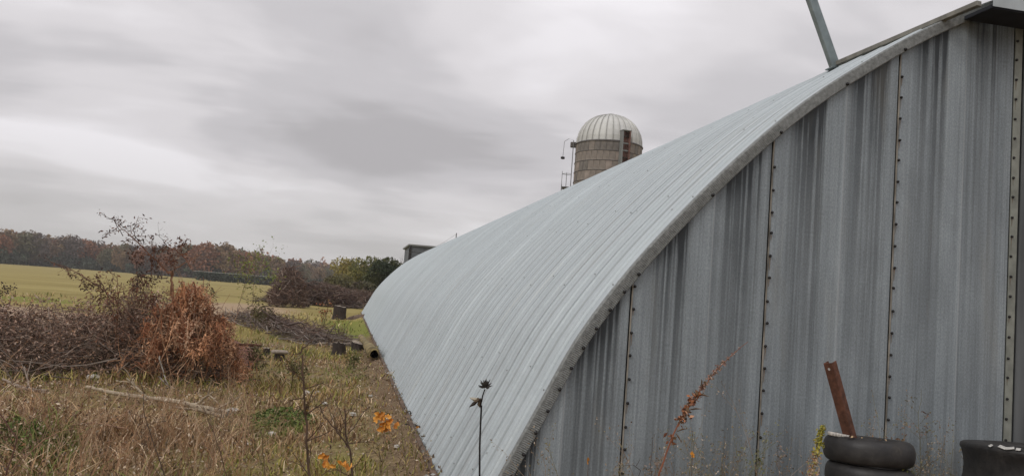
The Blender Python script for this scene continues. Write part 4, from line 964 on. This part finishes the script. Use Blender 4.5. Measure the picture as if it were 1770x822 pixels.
tl = link('fallen_leaves', acc.mesh('fallen_leaves'), mat=M['leafmat'], label='crumbs of dry leaf lying on the topmost tyre', cat='leaf litter', kind='stuff'); tl.location = (TX, TYc, zt-.004); tl.rotation_euler = (-.075, .03, 0)
# wide truck tyre at the right edge
BTX, BTY = at(1663, 775, 4.25).x+.575, 4.22
bt = tyre_mesh(.47, .30, .28, 52, False); bt.materials.append(M['rubber'])
# waisted carcass: concave tread band
pf = [(.30, -.12), (.31, -.135), (.40, -.145), (.455, -.14), (.470, -.125), (.466, -.10), (.452, -.05), (.447, 0), (.450, .05), (.460, .095), (.470, .118), (.466, .134), (.450, .143), (.40, .146), (.37, .150), (.32, .140), (.30, .125), (.31, .11), (.42, .09), (.425, 0), (.42, -.09), (.31, -.11)]
bt = lathe('tyre', pf, 56, close=True); bt.materials.append(M['rubber'])
for k in range(3):
    e = link('tyre', bt, None, label=['large wide tyre lying flat at the right edge with white chalk marks', 'large tyre underneath the chalk marked one at the right edge', 'lowest large tyre of the right hand stack'][k], cat='tyre', group='large tyres stacked at the right edge')
    e.location = (BTX, BTY, .945-.150-.296*k); e.rotation_euler = ((-.07, -.03, 0)[k], .02, 0)
    if k == 0:
        # chalk strokes on the upper side wall
        for j, (a, dr, wv) in enumerate(((-118, .0, .010), (-112, .0, .026), (-108.5, .004, .022), (-105, 0, .012), (-101, .003, .008), (-96, 0, .018), (-91.5, .004, .006), (-88, 0, .015), (-83, .002, .02))):
            t = math.radians(-145+(a+100)*1.5); R_ = .425+dr; me = box_mesh('chalk_mark', -wv, wv, -.011, .010, -.001, .0015)
            c = link('chalk_mark', me, e, M['chalk']); R_ += .038; c.location = (R_*math.cos(t), R_*math.sin(t), .1455); c.rotation_mode = 'QUATERNION'; c.rotation_quaternion = (Matrix.Rotation(t+PI/2, 3, 'Z') @ Matrix.Rotation(.62, 3, 'X') @ Matrix.Rotation(random.uniform(-.5, .5), 3, 'Z')).to_quaternion()
# rusty angle post
pt, pb = at(1431, 627, 4.30), at(1478, 800, 4.30)
POST = empty('steel_post', pb, label='rusty brown steel channel leaning up out of the stacked tyres', cat='post')
d = (pt-pb); Ln = d.length; zx = d.normalized(); q = zx.to_track_quat('Z', 'Y').to_matrix().to_4x4()
w_ = .056
bm = bmesh.new(); bx(bm, -w_/2, w_/2, -.003, .003, 0, Ln, .0008); bx(bm, w_/2-.006, w_/2, .0035, .045, 0, Ln, .0008); bx(bm, -w_/2, -w_/2+.006, .0035, .045, 0, Ln, .0008); me = bpy.data.meshes.new('channel'); bm.to_mesh(me); bm.free()
yaw = Matrix.Rotation(.45, 4, 'Z'); me.transform(yaw)
ob = link('channel', me, POST, M['rust']); ob.rotation_euler = q.to_euler()
hole = link('bolt_hole', lathe('bolt_hole', [(.001, 0), (.0075, .0)], 12), POST, M['chalk']); hm = q @ yaw @ Matrix.Translation((0, -.0045, Ln-.035)) @ Matrix.Rotation(PI/2, 4, 'X'); hole.matrix_local = hm

# ------------------------------------------------------------------ vegetation in front
r4 = np.random.default_rng(77)
def scatter_grass():
    pts = []
    dens = [(4.5, 7.5, 760), (7.5, 10, 620), (10, 14, 330), (14, 20, 150), (20, 30, 44), (30, 44, 12)]
    for a, b, dn in dens:
        xa, xb = -.80*b-1, .93
        n = int((xb-xa)*(b-a)*dn); x = r4.uniform(xa, xb, n); y = r4.uniform(a, b, n); pts.append(np.stack([x, y], -1))
    n = int(9*3.6*40); pts.append(np.stack([r4.uniform(1.0, 8, n), 4.9-r4.uniform(0.03, 1, n)**1.5*3.2, ], -1))
    return np.concatenate(pts)
def vnoise(x, y, s, seed):
    """cheap smooth value noise"""
    q = np.random.default_rng(seed); T = q.random((64, 64)); u = x/s; v = y/s; i0 = np.floor(u).astype(int); j0 = np.floor(v).astype(int); fu = u-i0; fv = v-j0; fu = fu*fu*(3-2*fu); fv = fv*fv*(3-2*fv)
    g = lambda a, b: T[a % 64, b % 64]
    return (g(i0, j0)*(1-fu)+g(i0+1, j0)*fu)*(1-fv)+(g(i0, j0+1)*(1-fu)+g(i0+1, j0+1)*fu)*fv
G = scatter_grass(); x, y = G[:, 0], G[:, 1]; dist = np.hypot(x, y)
n1_ = vnoise(x, y, .9, 1); n2_ = vnoise(x, y, .28, 2); n3_ = vnoise(x, y, 2.4, 3)
keep = np.ones(len(x), bool)
bare = (np.clip((x-.15+(n1_-.5)*1.1)*2.0, 0, 1) > r4.random(len(x))*1.15) & (x < 1)         # trodden soil along the building
keep &= ~(bare & (r4.random(len(x)) < .90)); keep &= (n2_*.75+n1_*.55-.08) > r4.random(len(x))*.85
dirtm = (((x+5.9)/3.0)**2+((y-44)/9)**2 < 1) | (((x+5.6)/1.4)**2+((y-33)/4.5)**2 < 1) | (((x+9.2)/3)**2+((y-27.5)/2)**2 < 1)
keep &= ~dirtm; keep &= ~((((x+8.5)/6.0)**2+((y-27.5)/4.6)**2 < 1) & (r4.random(len(x)) < .8)); G = G[keep]; x, y, dist, n1_, n2_, n3_ = x[keep], y[keep], dist[keep], n1_[keep], n2_[keep], n3_[keep]; n = len(x)
left = np.clip((-.6-x+(n1_-.5))*1.0, 0, 1)*np.clip((12-y)/3, 0, 1)           # tall tan weeds at left front
hgt_ = (.05+.11*n1_**1.5+.09*n2_*n1_+.06*n3_+.25*left*n2_)*r4.uniform(.5, 1.4, n); hgt_ *= np.where(x > .3, .6, 1)*np.where((np.abs(y-10.2) < 1.3) & (x < -.9), .50, 1)
tan = np.array([(.42, .28, .15), (.50, .35, .20), (.29, .19, .105), (.15, .096, .056), (.68, .53, .36), (.38, .225, .12), (.25, .16, .088)])
olv = np.array([(.27, .255, .068), (.36, .31, .09), (.20, .20, .052), (.45, .36, .14), (.36, .25, .11)])
grn = np.array([(.13, .16, .045), (.18, .205, .055), (.23, .245, .075)])
ct, co, cg = pal(tan, n, r4, .3), pal(olv, n, r4, .3), pal(grn, n, r4, .25)
oo_ = np.clip((n3_-.30)*2.2+(x+1.5)*.12-left*.9, 0, .85) > r4.random(n)
Cc = np.where(oo_[:, None], co, ct)
gpatch = (((x-.62)/1.4)**2+((y-29)/4.4)**2 < 1) | (((x+.9)/.55)**2+((y-9.3)/.5)**2 < 1) | (((x-.25)/.55)**2+((y-15.2)/1.3)**2 < 1) | ((np.hypot((x+2.35)/.42, (y-7.1)/.55) < 1)) | (n3_*n2_ > .50)
Cc = np.where((gpatch & (r4.random(n) < .75))[:, None], cg, Cc)
K = 4; az = r4.uniform(0, 6.28, n); ln_ = r4.uniform(.15, .9, n)*hgt_; dirv = np.stack([np.cos(az), np.sin(az), np.zeros(n)], -1); t_ = np.linspace(0, 1, K)
P = np.stack([x, y, gh(x, y)-.01], -1)[:, None]+dirv[:, None]*(ln_[:, None]*t_[None]**2)[..., None]+np.array([0, 0, 1.])*(hgt_[:, None]*(t_[None]-.25*t_[None]**3))[..., None]
P += r4.normal(size=P.shape)*(.012*t_[None, :, None])
wd = (.0028+.00042*dist)*r4.uniform(.5, 1.4, n); side = np.stack([-np.sin(az+r4.normal(size=n)*.8), np.cos(az), np.zeros(n)], -1)
tap = np.array([1, .9, .6, .12]); Lf = P-side[:, None]*(wd[:, None]*tap[None])[..., None]; Rt = P+side[:, None]*(wd[:, None]*tap[None])[..., None]
V = np.stack([Lf, Rt], 2).reshape(-1, 3); base = np.arange(n)[:, None]*(2*K)+np.arange(K-1)[None]*2; F = np.stack([base, base+1, base+3, base+2], -1).reshape(-1, 4)
link('dry_grass', mesh_np('dry_grass', V, F, np.repeat(Cc, 2*K, 0)), mat=M['attr'], label='dry brown and olive grass and weeds covering the ground', cat='grass', kind='stuff')
print('grass blades', n)
# seed heads / crumbly litter
nl = 34000; xx_ = r4.uniform(-8, .95, nl); yy2 = 5+r4.uniform(0, 1, nl)**1.6*16; kk = xx_ > -.8*yy2-1; xx_, yy2 = xx_[kk], yy2[kk]; nl = len(xx_)
lf = np.clip((-.6-xx_)*1.0, 0, 1)*np.clip((12-yy2)/3, 0, 1)
acc = Acc(); P = np.stack([xx_, yy2, gh(xx_, yy2)+.01+lf*r4.uniform(0, .42, nl)], -1)
leaves(acc, P, r4.uniform(.006, .016, nl)*(1+yy2*.05), pal([(.32, .22, .15), (.42, .32, .22), (.18, .12, .085), (.58, .48, .36), (.12, .085, .06), (.34, .2, .1)], nl, r4, .3), aspect=.8, r=r4)
link('leaf_litter', acc.mesh('leaf_litter'), mat=M['leafmat'], label='crumbled dead leaves and seed heads scattered through the grass', cat='leaf litter', kind='stuff')
# tan weed thicket lower left: thin branching stalks
acc = Acc(); tw = [(.40, .26, .155), (.26, .165, .10), (.54, .39, .26), (.15, .095, .062), (.33, .19, .11)]
for _ in range(430):
    yq = r4.uniform(5.6, 9.6); xq = r4.uniform(-.62*yq-.6, -.55-.02*yq); branches(acc, (xq, yq, 0), (r4.normal()*.25, r4.normal()*.25, 1), r4.uniform(.22, .48), .0038, 2, tw[int(r4.integers(5))], r4, 3, .45, .3, .0)
link('weed_thicket', acc.mesh('weed_thicket'), mat=M['attr'], label='thicket of dead tan weed stalks across the lower left', cat='weeds', kind='stuff')
# low green weeds at the bottom left corner and the green tuft
for (px_, py_, rx_, nn_, lab) in ((28, 806, .40, 1700, 'patch of leafy green weeds in the bottom left corner'), (490, 728, .40, 700, 'dark green weed tuft in the middle of the dry ground')):
    p = gnd(px_, py_); acc = Acc(); th = r4.uniform(0, 6.28, nn_); q = np.sqrt(r4.uniform(0, 1, nn_)); P = np.stack([q*np.cos(th)*rx_, q*np.sin(th)*rx_*1.3, .03+(.36 if px_ < 100 else .14)*(1-q*q)*r4.uniform(0, 1, nn_)], -1)
    leaves(acc, P, r4.uniform(.012, .032, nn_), pal([(.08, .12, .03), (.12, .165, .04), (.17, .20, .06), (.06, .085, .025)], nn_, r4, .25), aspect=.7, r=r4)
    e = link('green_weeds', acc.mesh('green_weeds'), mat=M['leafmat'], label=lab, cat='weeds', kind='stuff'); e.location = p

def plant(name, label, cat, px, Y, build, leafcol=None, leafsize=.02, leafn=0, stemmat='wood', scatter=.015):
    p = at(px, 700, Y); e = empty(name, (p.x, Y, 0), label=label, cat=cat); acc = Acc(); lps = []; build(acc, e.location, lps)
    link('stem', acc.mesh('stem'), e, M[stemmat])
    if leafn:
        A = np.array(lps); A = A[r4.integers(0, len(A), leafn)]+r4.normal(size=(leafn, 3))*scatter; ac = Acc(); leaves(ac, A, r4.uniform(.6, 1.3, leafn)*leafsize, pal(leafcol, leafn, r4, .25), aspect=.9, r=r4); link('leaf_cluster', ac.mesh('leaf_cluster'), e, M['leafmat'], kind='stuff')
    return e
def path(acc, o, pts, Y, r0, r1_, col, K=14, kids=0, kl=.2, lps=None, depth=1, wob=.003):
    P = pxline(pts, Y, o); L_ = np.concatenate([[0], np.cumsum(np.linalg.norm(np.diff(P, axis=0), axis=1))]); s = np.linspace(0, L_[-1], K)
    Q = np.stack([np.interp(s, L_, P[:, i]) for i in range(3)], -1)+r4.normal(size=(K, 3))*wob; tubes(acc, Q[None], np.linspace(r0, r1_, K), col, 5)
    for _ in range(kids):
        j = int(r4.uniform(.15, 1)*(K-1)); d = r4.normal(size=3); d[2] = abs(d[2])+.4; branches(acc, Q[j], d, kl*r4.uniform(.4, 1), r1_*.8, depth, col, r4, 2, .5, .3, .1, lps)
    return Q
SAP = (.105, .068, .048)
def b_sap(acc, o, l):
    f = gnd(534, 900)
    path(acc, o, [(536, 900), (534, 820), (530, 760), (527, 700), (523, 640), (520, 612)], 5.5, .009, .006, SAP, kids=16, kl=.22, lps=l, K=20)
    path(acc, o, [(520, 612), (523, 602), (532, 596), (542, 585)], 5.5, .006, .003, SAP); path(acc, o, [(520, 610), (508, 612), (497, 620)], 5.5, .005, .002, SAP)
    path(acc, o, [(524, 650), (536, 640), (546, 622)], 5.5, .003, .0015, (.2, .14, .08), kids=3, kl=.12)
plant('sapling', 'tallest bare brown sapling left of centre with a crooked forked tip', 'sapling', 530, 5.5, b_sap, [(.30, .19, .05), (.22, .14, .07)], .012, 40)
def b_sap2(acc, o, l):
    path(acc, o, [(612, 900), (610, 820), (603, 770), (597, 725), (596, 705)], 5.2, .009, .004, (.09, .06, .045), kids=9, kl=.2, lps=l)
    path(acc, o, [(604, 775), (590, 755), (575, 735), (560, 720), (552, 700)], 5.2, .005, .003, (.09, .06, .045), kids=6, kl=.18, lps=l)
    path(acc, o, [(600, 750), (615, 735), (628, 712), (640, 700)], 5.2, .004, .002, (.09, .06, .045), kids=4, kl=.16, lps=l)
    path(acc, o, [(590, 758), (565, 700), (545, 690), (520, 670)], 5.25, .003, .0015, (.14, .10, .075), kids=3, kl=.16)
plant('sapling', 'dark forked bare sapling at the bottom centre right of the tallest one', 'sapling', 606, 5.2, b_sap2, [(.16, .10, .05)], .010, 30)
def b_t3(acc, o, l):
    path(acc, o, [(300, 900), (285, 820), (262, 760), (248, 700), (244, 660)], 5.3, .005, .002, (.10, .07, .05), kids=7, kl=.2, lps=l)
plant('dead_weed', 'thin dark weed stalk rising through the tan grass at lower left', 'weed', 285, 5.3, b_t3, [(.3, .22, .15)], .010, 50)
def b_t4(acc, o, l):
    path(acc, o, [(415, 900), (390, 820), (378, 770), (358, 720), (352, 700)], 5.3, .004, .002, (.12, .08, .055), kids=6, kl=.18, lps=l)
plant('dead_weed', 'leaning brown weed stalk near the right end of the long branch', 'weed', 390, 5.3, b_t4, [(.3, .22, .15)], .010, 50)
def b_t5(acc, o, l):
    path(acc, o, [(0, 900), (10, 820), (30, 760), (-10, 700), (-30, 690)], 5.0, .006, .003, (.13, .07, .055), kids=9, kl=.3, lps=l); path(acc, o, [(10, 820), (60, 770), (100, 745), (150, 738)], 5.0, .004, .002, (.30, .19, .12), kids=4, kl=.2, lps=l)
plant('dead_weed', 'reddish arching weed at the left edge over the tan grass', 'weed', 10, 5.0, b_t5, [(.2, .12, .09)], .010, 60)
def b_t6(acc, o, l):
    path(acc, o, [(320, 900), (330, 820), (322, 770), (315, 735)], 5.1, .006, .003, (.13, .08, .05), kids=8, kl=.22, lps=l)
for (xa, lab) in ((455, 'short tangled weed between the branch end and the tallest sapling'), (700, 'low twiggy weed on the soil strip near the building'), (655, 'twiggy green weed beside the orange leaves')):
    def bw(acc, o, l, xa=xa):
        path(acc, o, [(xa+6, 900), (xa+4, 830), (xa, 785), (xa-5, 745)], 5.4, .004, .002, (.15, .12, .06), kids=9, kl=.24, lps=l)
    plant('dead_weed', lab, 'weed', xa, 5.4, bw, [(.16, .14, .05), (.22, .16, .07)], .012, 60)
# dark flower stalk before the roof
def b_fs(acc, o, l):
    path(acc, o, [(832, 1100), (829, 960), (829, 820), (830, 760), (831, 700)], 2.6, .0042, .0030, (.022, .02, .02), K=12, wob=.0006)
    path(acc, o, [(831, 702), (834, 685), (838, 672)], 2.6, .0026, .0020, (.022, .02, .02), K=6, wob=.0004)
FS = plant('dead_flower', 'thin black flower stalk with a dried seed head standing before the roof', 'flower stalk', 830, 2.6, b_fs)
o = FS.location
acc = Acc(); c = np.array(at(839, 668, 2.6)-o); n = 26; d = rdir(n, .5, r4); tubes(acc, np.stack([np.tile(c, (n, 1)), c+d*.010, c+d*r4.uniform(.016, .026, n)[:, None]+np.array([0, 0, .004])], 1), np.array([[.0022, .0035, .0006]]), pal([(.03, .028, .026), (.06, .055, .05)], n, r4), 4); link('seed_head', acc.mesh('seed_head'), FS, M['attr'])
acc = Acc(); c = np.array(at(826, 692, 2.6)-o); n = 9; d = np.stack([r4.uniform(-1, .6, n), r4.normal(size=n)*.5, r4.uniform(-.9, .4, n)], -1); tubes(acc, np.stack([np.tile(c, (n, 1))+np.array([.006, 0, .006]), c+d*.012, c+d*.026], 1), np.array([[.002, .006, .0006]]), pal([(.045, .038, .032), (.42, .38, .30), (.36, .30, .22), (.10, .075, .05)], n, r4), 4); link('dried_leaf', acc.mesh('dried_leaf'), FS, M['attr'])
# dock stalk before the wall
def b_dock(acc, o, l):
    path(acc, o, [(1110, 940), (1128, 860), (1143, 805), (1165, 748), (1185, 712), (1210, 675), (1245, 632), (1268, 610), (1293, 590)], 3.6, .0062, .0012, (.24, .10, .06), K=24, wob=.001)
DO = plant('dock_plant', 'leaning reddish dock stalk with seed clusters before the end wall', 'weed', 1130, 3.6, b_dock); o = DO.location
Pp = pxline([(1160, 760), (1168, 742), (1185, 712), (1192, 700), (1210, 675), (1228, 652), (1245, 632), (1265, 612), (1280, 600)], 3.6, o)
acc = Acc()
for f, nn_, sz in ((.02, 8, .012), (.20, 24, .011), (.27, 24, .011), (.40, 28, .010), (.47, 30, .010), (.53, 16, .008), (.58, 12, .007), (.63, 16, .006), (.68, 18, .006), (.73, 18, .006), (.78, 16, .0055), (.83, 14, .005), (.88, 8, .004), (.93, 6, .003), (.98, 4, .003)):
    s = f*(len(Pp)-1); j = min(int(s), len(Pp)-2); c = Pp[j]*(1-s+j)+Pp[j+1]*(s-j)
    nn_ = int(nn_*2.0); sz *= 1.15; cc = c+r4.normal(size=(nn_, 3))*sz*.95; leaves(acc, cc, r4.uniform(.5, 1.3, nn_)*sz, pal([(.32, .13, .06), (.22, .09, .05), (.40, .22, .13), (.14, .09, .05)] if f < .5 else [(.36, .22, .17), (.26, .14, .10), (.45, .34, .27), (.2, .15, .08)], nn_, r4, .25), aspect=.9, r=r4)
link('seed_clusters', acc.mesh('seed_clusters'), DO, M['leafmat'], kind='stuff')
acc = Acc()
for (x_, y_, dx, dy) in ((1170, 745, 18, -5), (1172, 730, 16, -12), (1168, 748, 10, 16), (1190, 708, 24, -2), (1208, 682, 18, 3), (1215, 673, 10, -14), (1213, 668, 0, -14)):
    a = np.array(at(x_, y_, 3.6)-o); b_ = np.array(at(x_+dx, y_+dy, 3.58)-o); tubes(acc, [[a, (a+b_)/2+np.array([0, 0, .004]), b_]], [[.0015, .0040, .0006]], [(.13, .085, .05)], 4)
link('curled_leaves', acc.mesh('curled_leaves'), DO, M['leafmat'])
# arching bare stem and tall thin twig by the seam
def b_arch(acc, o, l):
    path(acc, o, [(1098, 900), (1092, 850), (1108, 815), (1100, 803), (1085, 802), (1068, 812)], 3.9, .003, .0015, (.05, .04, .035), K=10)
    path(acc, o, [(1126, 900), (1124, 830), (1126, 790), (1128, 760)], 3.9, .002, .001, (.07, .05, .04), K=8); path(acc, o, [(1100, 803), (1106, 788)], 3.9, .0014, .0008, (.07, .05, .04), K=4)
plant('dead_weed', 'arching bare dark stem and upright twig at the first wall seam', 'weed', 1095, 3.9, b_arch)
WB = [(.26, .20, .16), (.20, .15, .10), (.34, .27, .23), (.12, .10, .06)]
def weedbuild(pts, Y, kids, kl, col):
    def f(acc, o, l): path(acc, o, pts, Y, .0028, .0012, col, kids=kids, kl=kl, lps=l, depth=2)
    return f
plant('dead_weed', 'small fluffy weed at the base of the dock stalk', 'weed', 1130, 4.3, weedbuild([(1125, 900), (1128, 840), (1136, 800), (1138, 790)], 4.3, 7, .13, (.2, .14, .1)), WB, .008, 120)
plant('dead_weed', 'pale bushy weed between the dock stalk and the second seam', 'weed', 1165, 4.5, weedbuild([(1160, 900), (1162, 850), (1165, 815), (1160, 800)], 4.5, 8, .16, (.2, .14, .1)), WB, .008, 120)
plant('green_weed', 'feathery pale green weed at the foot of the second wall seam', 'weed', 1300, 4.4, weedbuild([(1285, 900), (1290, 840), (1305, 795), (1330, 770), (1340, 764)], 4.4, 10, .15, (.16, .17, .09)), [(.17, .18, .08), (.22, .22, .12)], .008, 160)
plant('dead_weed', 'low brown weed left of the stacked tyres', 'weed', 1345, 4.4, weedbuild([(1345, 900), (1345, 850), (1348, 815), (1342, 796)], 4.4, 9, .12, (.24, .16, .11)), WB, .008, 130)
plant('green_weed', 'tall blurred thin weed between the two tyre stacks', 'weed', 1595, 4.55, weedbuild([(1595, 950), (1592, 860), (1590, 780), (1588, 720), (1592, 672)], 4.55, 13, .16, (.16, .15, .09)), [(.19, .16, .10), (.14, .13, .07), (.22, .13, .09)], .010, 150)
plant('green_weed', 'thin pale weed on the right of the tall blurred one', 'weed', 1620, 4.5, weedbuild([(1612, 950), (1608, 860), (1605, 780), (1600, 735)], 4.5, 8, .16, (.18, .16, .12)), [(.22, .19, .13), (.3, .26, .2)], .008, 90)
plant('green_weed', 'yellow green weed at the right foot of the stacked tyres', 'weed', 1590, 4.1, weedbuild([(1588, 930), (1585, 860), (1582, 830), (1578, 806)], 4.1, 8, .10, (.2, .2, .08)), [(.24, .24, .07), (.16, .18, .06)], .010, 90)
acc = Acc(); lw = []
for _ in range(48):
    xq = r4.uniform(1.15, 4.6); branches(acc, (xq, r4.uniform(4.35, 4.85), 0), (r4.normal()*.12, r4.normal()*.1, 1), r4.uniform(.38, .72)*(1.0 if xq > 1.7 else .75), .0035, 2, [(.26, .19, .13), (.20, .18, .09), (.32, .25, .18)][int(r4.integers(3))], r4, 3, .4, .2, .1, lw)
A = np.array(lw); A = np.repeat(A, 4, 0)+r4.normal(size=(len(A)*4, 3))*.015; leaves(acc, A, r4.uniform(.004, .010, len(A)), pal([(.28, .22, .15), (.22, .20, .10), (.40, .33, .26), (.18, .13, .08)], len(A), r4), aspect=.8, r=r4)
link('wall_foot_weeds', acc.mesh('wall_foot_weeds'), mat=M['attr'], label='dry thin weeds growing along the foot of the end wall', cat='weeds', kind='stuff')
# goldenrod by the tyre
GR = weedbuild([(1398, 930), (1400, 870), (1404, 815), (1412, 770), (1420, 742)], 3.9, 6, .05, (.20, .15, .05))
e = plant('goldenrod', 'yellow and orange spiky weed growing up the left side of the stacked tyres', 'weed', 1400, 3.9, GR)
acc = Acc(); Pp = pxline([(1396, 880), (1402, 830), (1408, 800), (1414, 770), (1419, 750), (1423, 736)], 3.9, e.location); n = 620; s = r4.uniform(0, 1, n)*(len(Pp)-1); j = np.minimum(s.astype(int), len(Pp)-2); c = Pp[j]*(1-s+j)[:, None]+Pp[j+1]*(s-j)[:, None]; wdt = (.026-.0038*s)[:, None]
leaves(acc, c+r4.normal(size=(n, 3))*wdt*.7, r4.uniform(.006, .014, n), np.where((s < 2.6)[:, None], pal([(.42, .24, .13), (.32, .17, .09), (.5, .38, .25), (.3, .26, .08)], n, r4), pal([(.34, .30, .05), (.24, .24, .05), (.42, .34, .07)], n, r4)), aspect=.7, r=r4)
link('flower_spike', acc.mesh('flower_spike'), e, M['leafmat'], kind='stuff')
# orange leaf clusters (near, on thin stalks)
def orange(px_, py_, Y, wpx, hpx, n, label, col=((.62, .27, .035), (.70, .34, .06), (.52, .20, .03))):
    p = at(px_, py_, Y); e = empty('orange_leaves', (p.x, Y, 0), label=label, cat='leaves'); acc = Acc(); tubes(acc, [[(0, .02, 0), (.004, .01, p.z*.5), (0, 0, p.z)]], [[.003, .002, .0012]], [(.14, .09, .06)], 3); link('stem', acc.mesh('stem'), e, M['wood'])
    sx, sz = wpx/FPX*Y/2, hpx/FPX*Y/2; n = n*2 if n > 1 else n; leafsz = sz*.46 if n > 1 else sz*.9
    for k in range(n):
        q = r4.normal(size=3)*np.array([sx*.5, .012, sz*.5]) if n > 1 else np.zeros(3); q = np.clip(q, [-sx, -.03, -sz], [sx, .03, sz])
        bm = bmesh.new(); ctr = bm.verts.new((0, .006, 0)); vs = []; ph_ = r4.uniform(0, 6)
        for a in range(13):
            t = 2*PI*a/13; rr_ = leafsz*(.75+.22*math.sin(2*t+ph_)+.16*math.sin(5*t+ph_*2))*r4.uniform(.88, 1.08); vs.append(bm.verts.new((rr_*math.cos(t), .25*rr_*math.sin(2*t+ph_), rr_*math.sin(t))))
        for a in range(13): bm.faces.new((ctr, vs[a], vs[(a+1) % 13]))
        me = bpy.data.meshes.new('leaf'); bm.to_mesh(me); bm.free(); key = 'oleaf%d' % (k % 3)
        if key not in M: M[key] = mat('orange_leaf', simple(col[k % 3], .7, 0, 60, .2))
        l_ = link('leaf', me, e, M[key]); l_.location = (q[0], q[1], p.z+q[2]); l_.rotation_euler = (r4.normal()*.5, r4.uniform(0, 6), r4.normal()*.6)
    return e
orange(666, 732, 4.6, 38, 30, 10, 'cluster of bright orange leaves hanging over the path by the building')
orange(590, 806, 4.3, 32, 26, 4, 'orange leaves at the bottom edge below the dark forked sapling')
orange(558, 792, 4.4, 34, 30, 3, 'duller orange leaves just left of the lowest cluster at the bottom edge')
orange(722, 737, 5.8, 9, 8, 1, 'single small yellow leaf on the soil near the building foot')
orange(1017, 796, 3.4, 14, 18, 1, 'single orange leaf in front of the lower left of the end wall')
orange(1197, 785, 3.9, 12, 13, 1, 'single pale yellow flower before the end wall right of the dock stalk')
# small rust-orange seedling in mid distance, weeds, yellow-green sapling foliage at centre left
def midplant(name, label, cat, px_, pyb, h, rx_, colset, n=260, leaf=.035, stem=(.12, .08, .06)):
    p = gnd(px_, pyb); e = empty(name, p, label=label, cat=cat); acc = Acc(); l = []
    branches(acc, (0, 0, 0), (0, 0, 1), h*.7, .010, 3, stem, r4, 4, .5, .25, .1, l); link('stem', acc.mesh('stem'), e, M['wood'])
    A = np.array(l); A = A[r4.integers(0, len(A), n)]+r4.normal(size=(n, 3))*rx_*.15; ac = Acc(); leaves(ac, A, r4.uniform(.5, 1.2, n)*leaf, pal(colset, n, r4, .3), r=r4); link('leaf_cluster', ac.mesh('leaf_cluster'), e, M['leafmat'], kind='stuff')
midplant('seedling_tree', 'small seedling with rust orange leaves behind the dark stumps', 'seedling', 556, 586, .95, .3, [(.36, .12, .05), (.28, .14, .06), (.18, .13, .05)], 120, .035)
midplant('young_tree', 'thin yellow green leafed young tree in front of the hedge', 'young tree', 410, 548, 2.3, .9, [(.20, .23, .05), (.15, .19, .045), (.25, .25, .07)], 420, .05)
midplant('young_tree', 'small sparse yellow green sapling left of the big brush heap', 'young tree', 436, 535, 3.0, .8, [(.20, .23, .05), (.15, .19, .045)], 200, .06)
midplant('shrub', 'olive brown shrub beside the low branch pile', 'shrub', 440, 578, .9, .6, [(.12, .11, .045), (.09, .075, .04), (.16, .13, .06)], 380, .04)
midplant('shrub', 'dark brown low shrub at the left end of the branch pile', 'shrub', 462, 572, .7, .6, [(.08, .055, .04), (.12, .085, .06)], 380, .04)
midplant('dead_weed', 'short dark weed standing on the bare dirt patch', 'weed', 364, 530, 1.0, .2, [(.07, .06, .03), (.10, .09, .04)], 90, .05)
midplant('shrub', 'brown weedy shrub right of the brush pile', 'shrub', 420, 660, .55, .5, [(.12, .09, .05), (.16, .12, .06), (.10, .11, .04)], 420, .022)
midplant('shrub', 'low olive weed clump beyond the rusty sheet', 'shrub', 505, 660, .45, .5, [(.13, .12, .045), (.17, .14, .06), (.09, .10, .035)], 420, .022)
midplant('shrub', 'green and tan weed clump beside the hollow log', 'shrub', 612, 640, .30, .4, [(.13, .14, .045), (.17, .16, .06), (.09, .10, .035)], 400, .020)
print('objects', len(bpy.data.objects), 'tris', sum(len(m.polygons)*2 for m in bpy.data.meshes))

# ------------------------------------------------------------------ haze
hm_ = bpy.data.materials.new('haze'); hm_.use_nodes = True; t = hm_.node_tree; t.nodes.clear()
v = t.nodes.new('ShaderNodeVolumePrincipled'); v.inputs['Color'].default_value = (.90, .875, .85, 1); v.inputs['Density'].default_value = .00040; v.inputs['Anisotropy'].default_value = .2
o_ = t.nodes.new('ShaderNodeOutputMaterial'); t.links.new(v.outputs[0], o_.inputs['Volume'])
hz_me = box_mesh('haze', -3600, 3600, -3600, 3600, -1.0, 24.0); link('haze', hz_me, None, hm_, kind='stuff', label='thin pale autumn haze hanging over the fields', cat='haze')
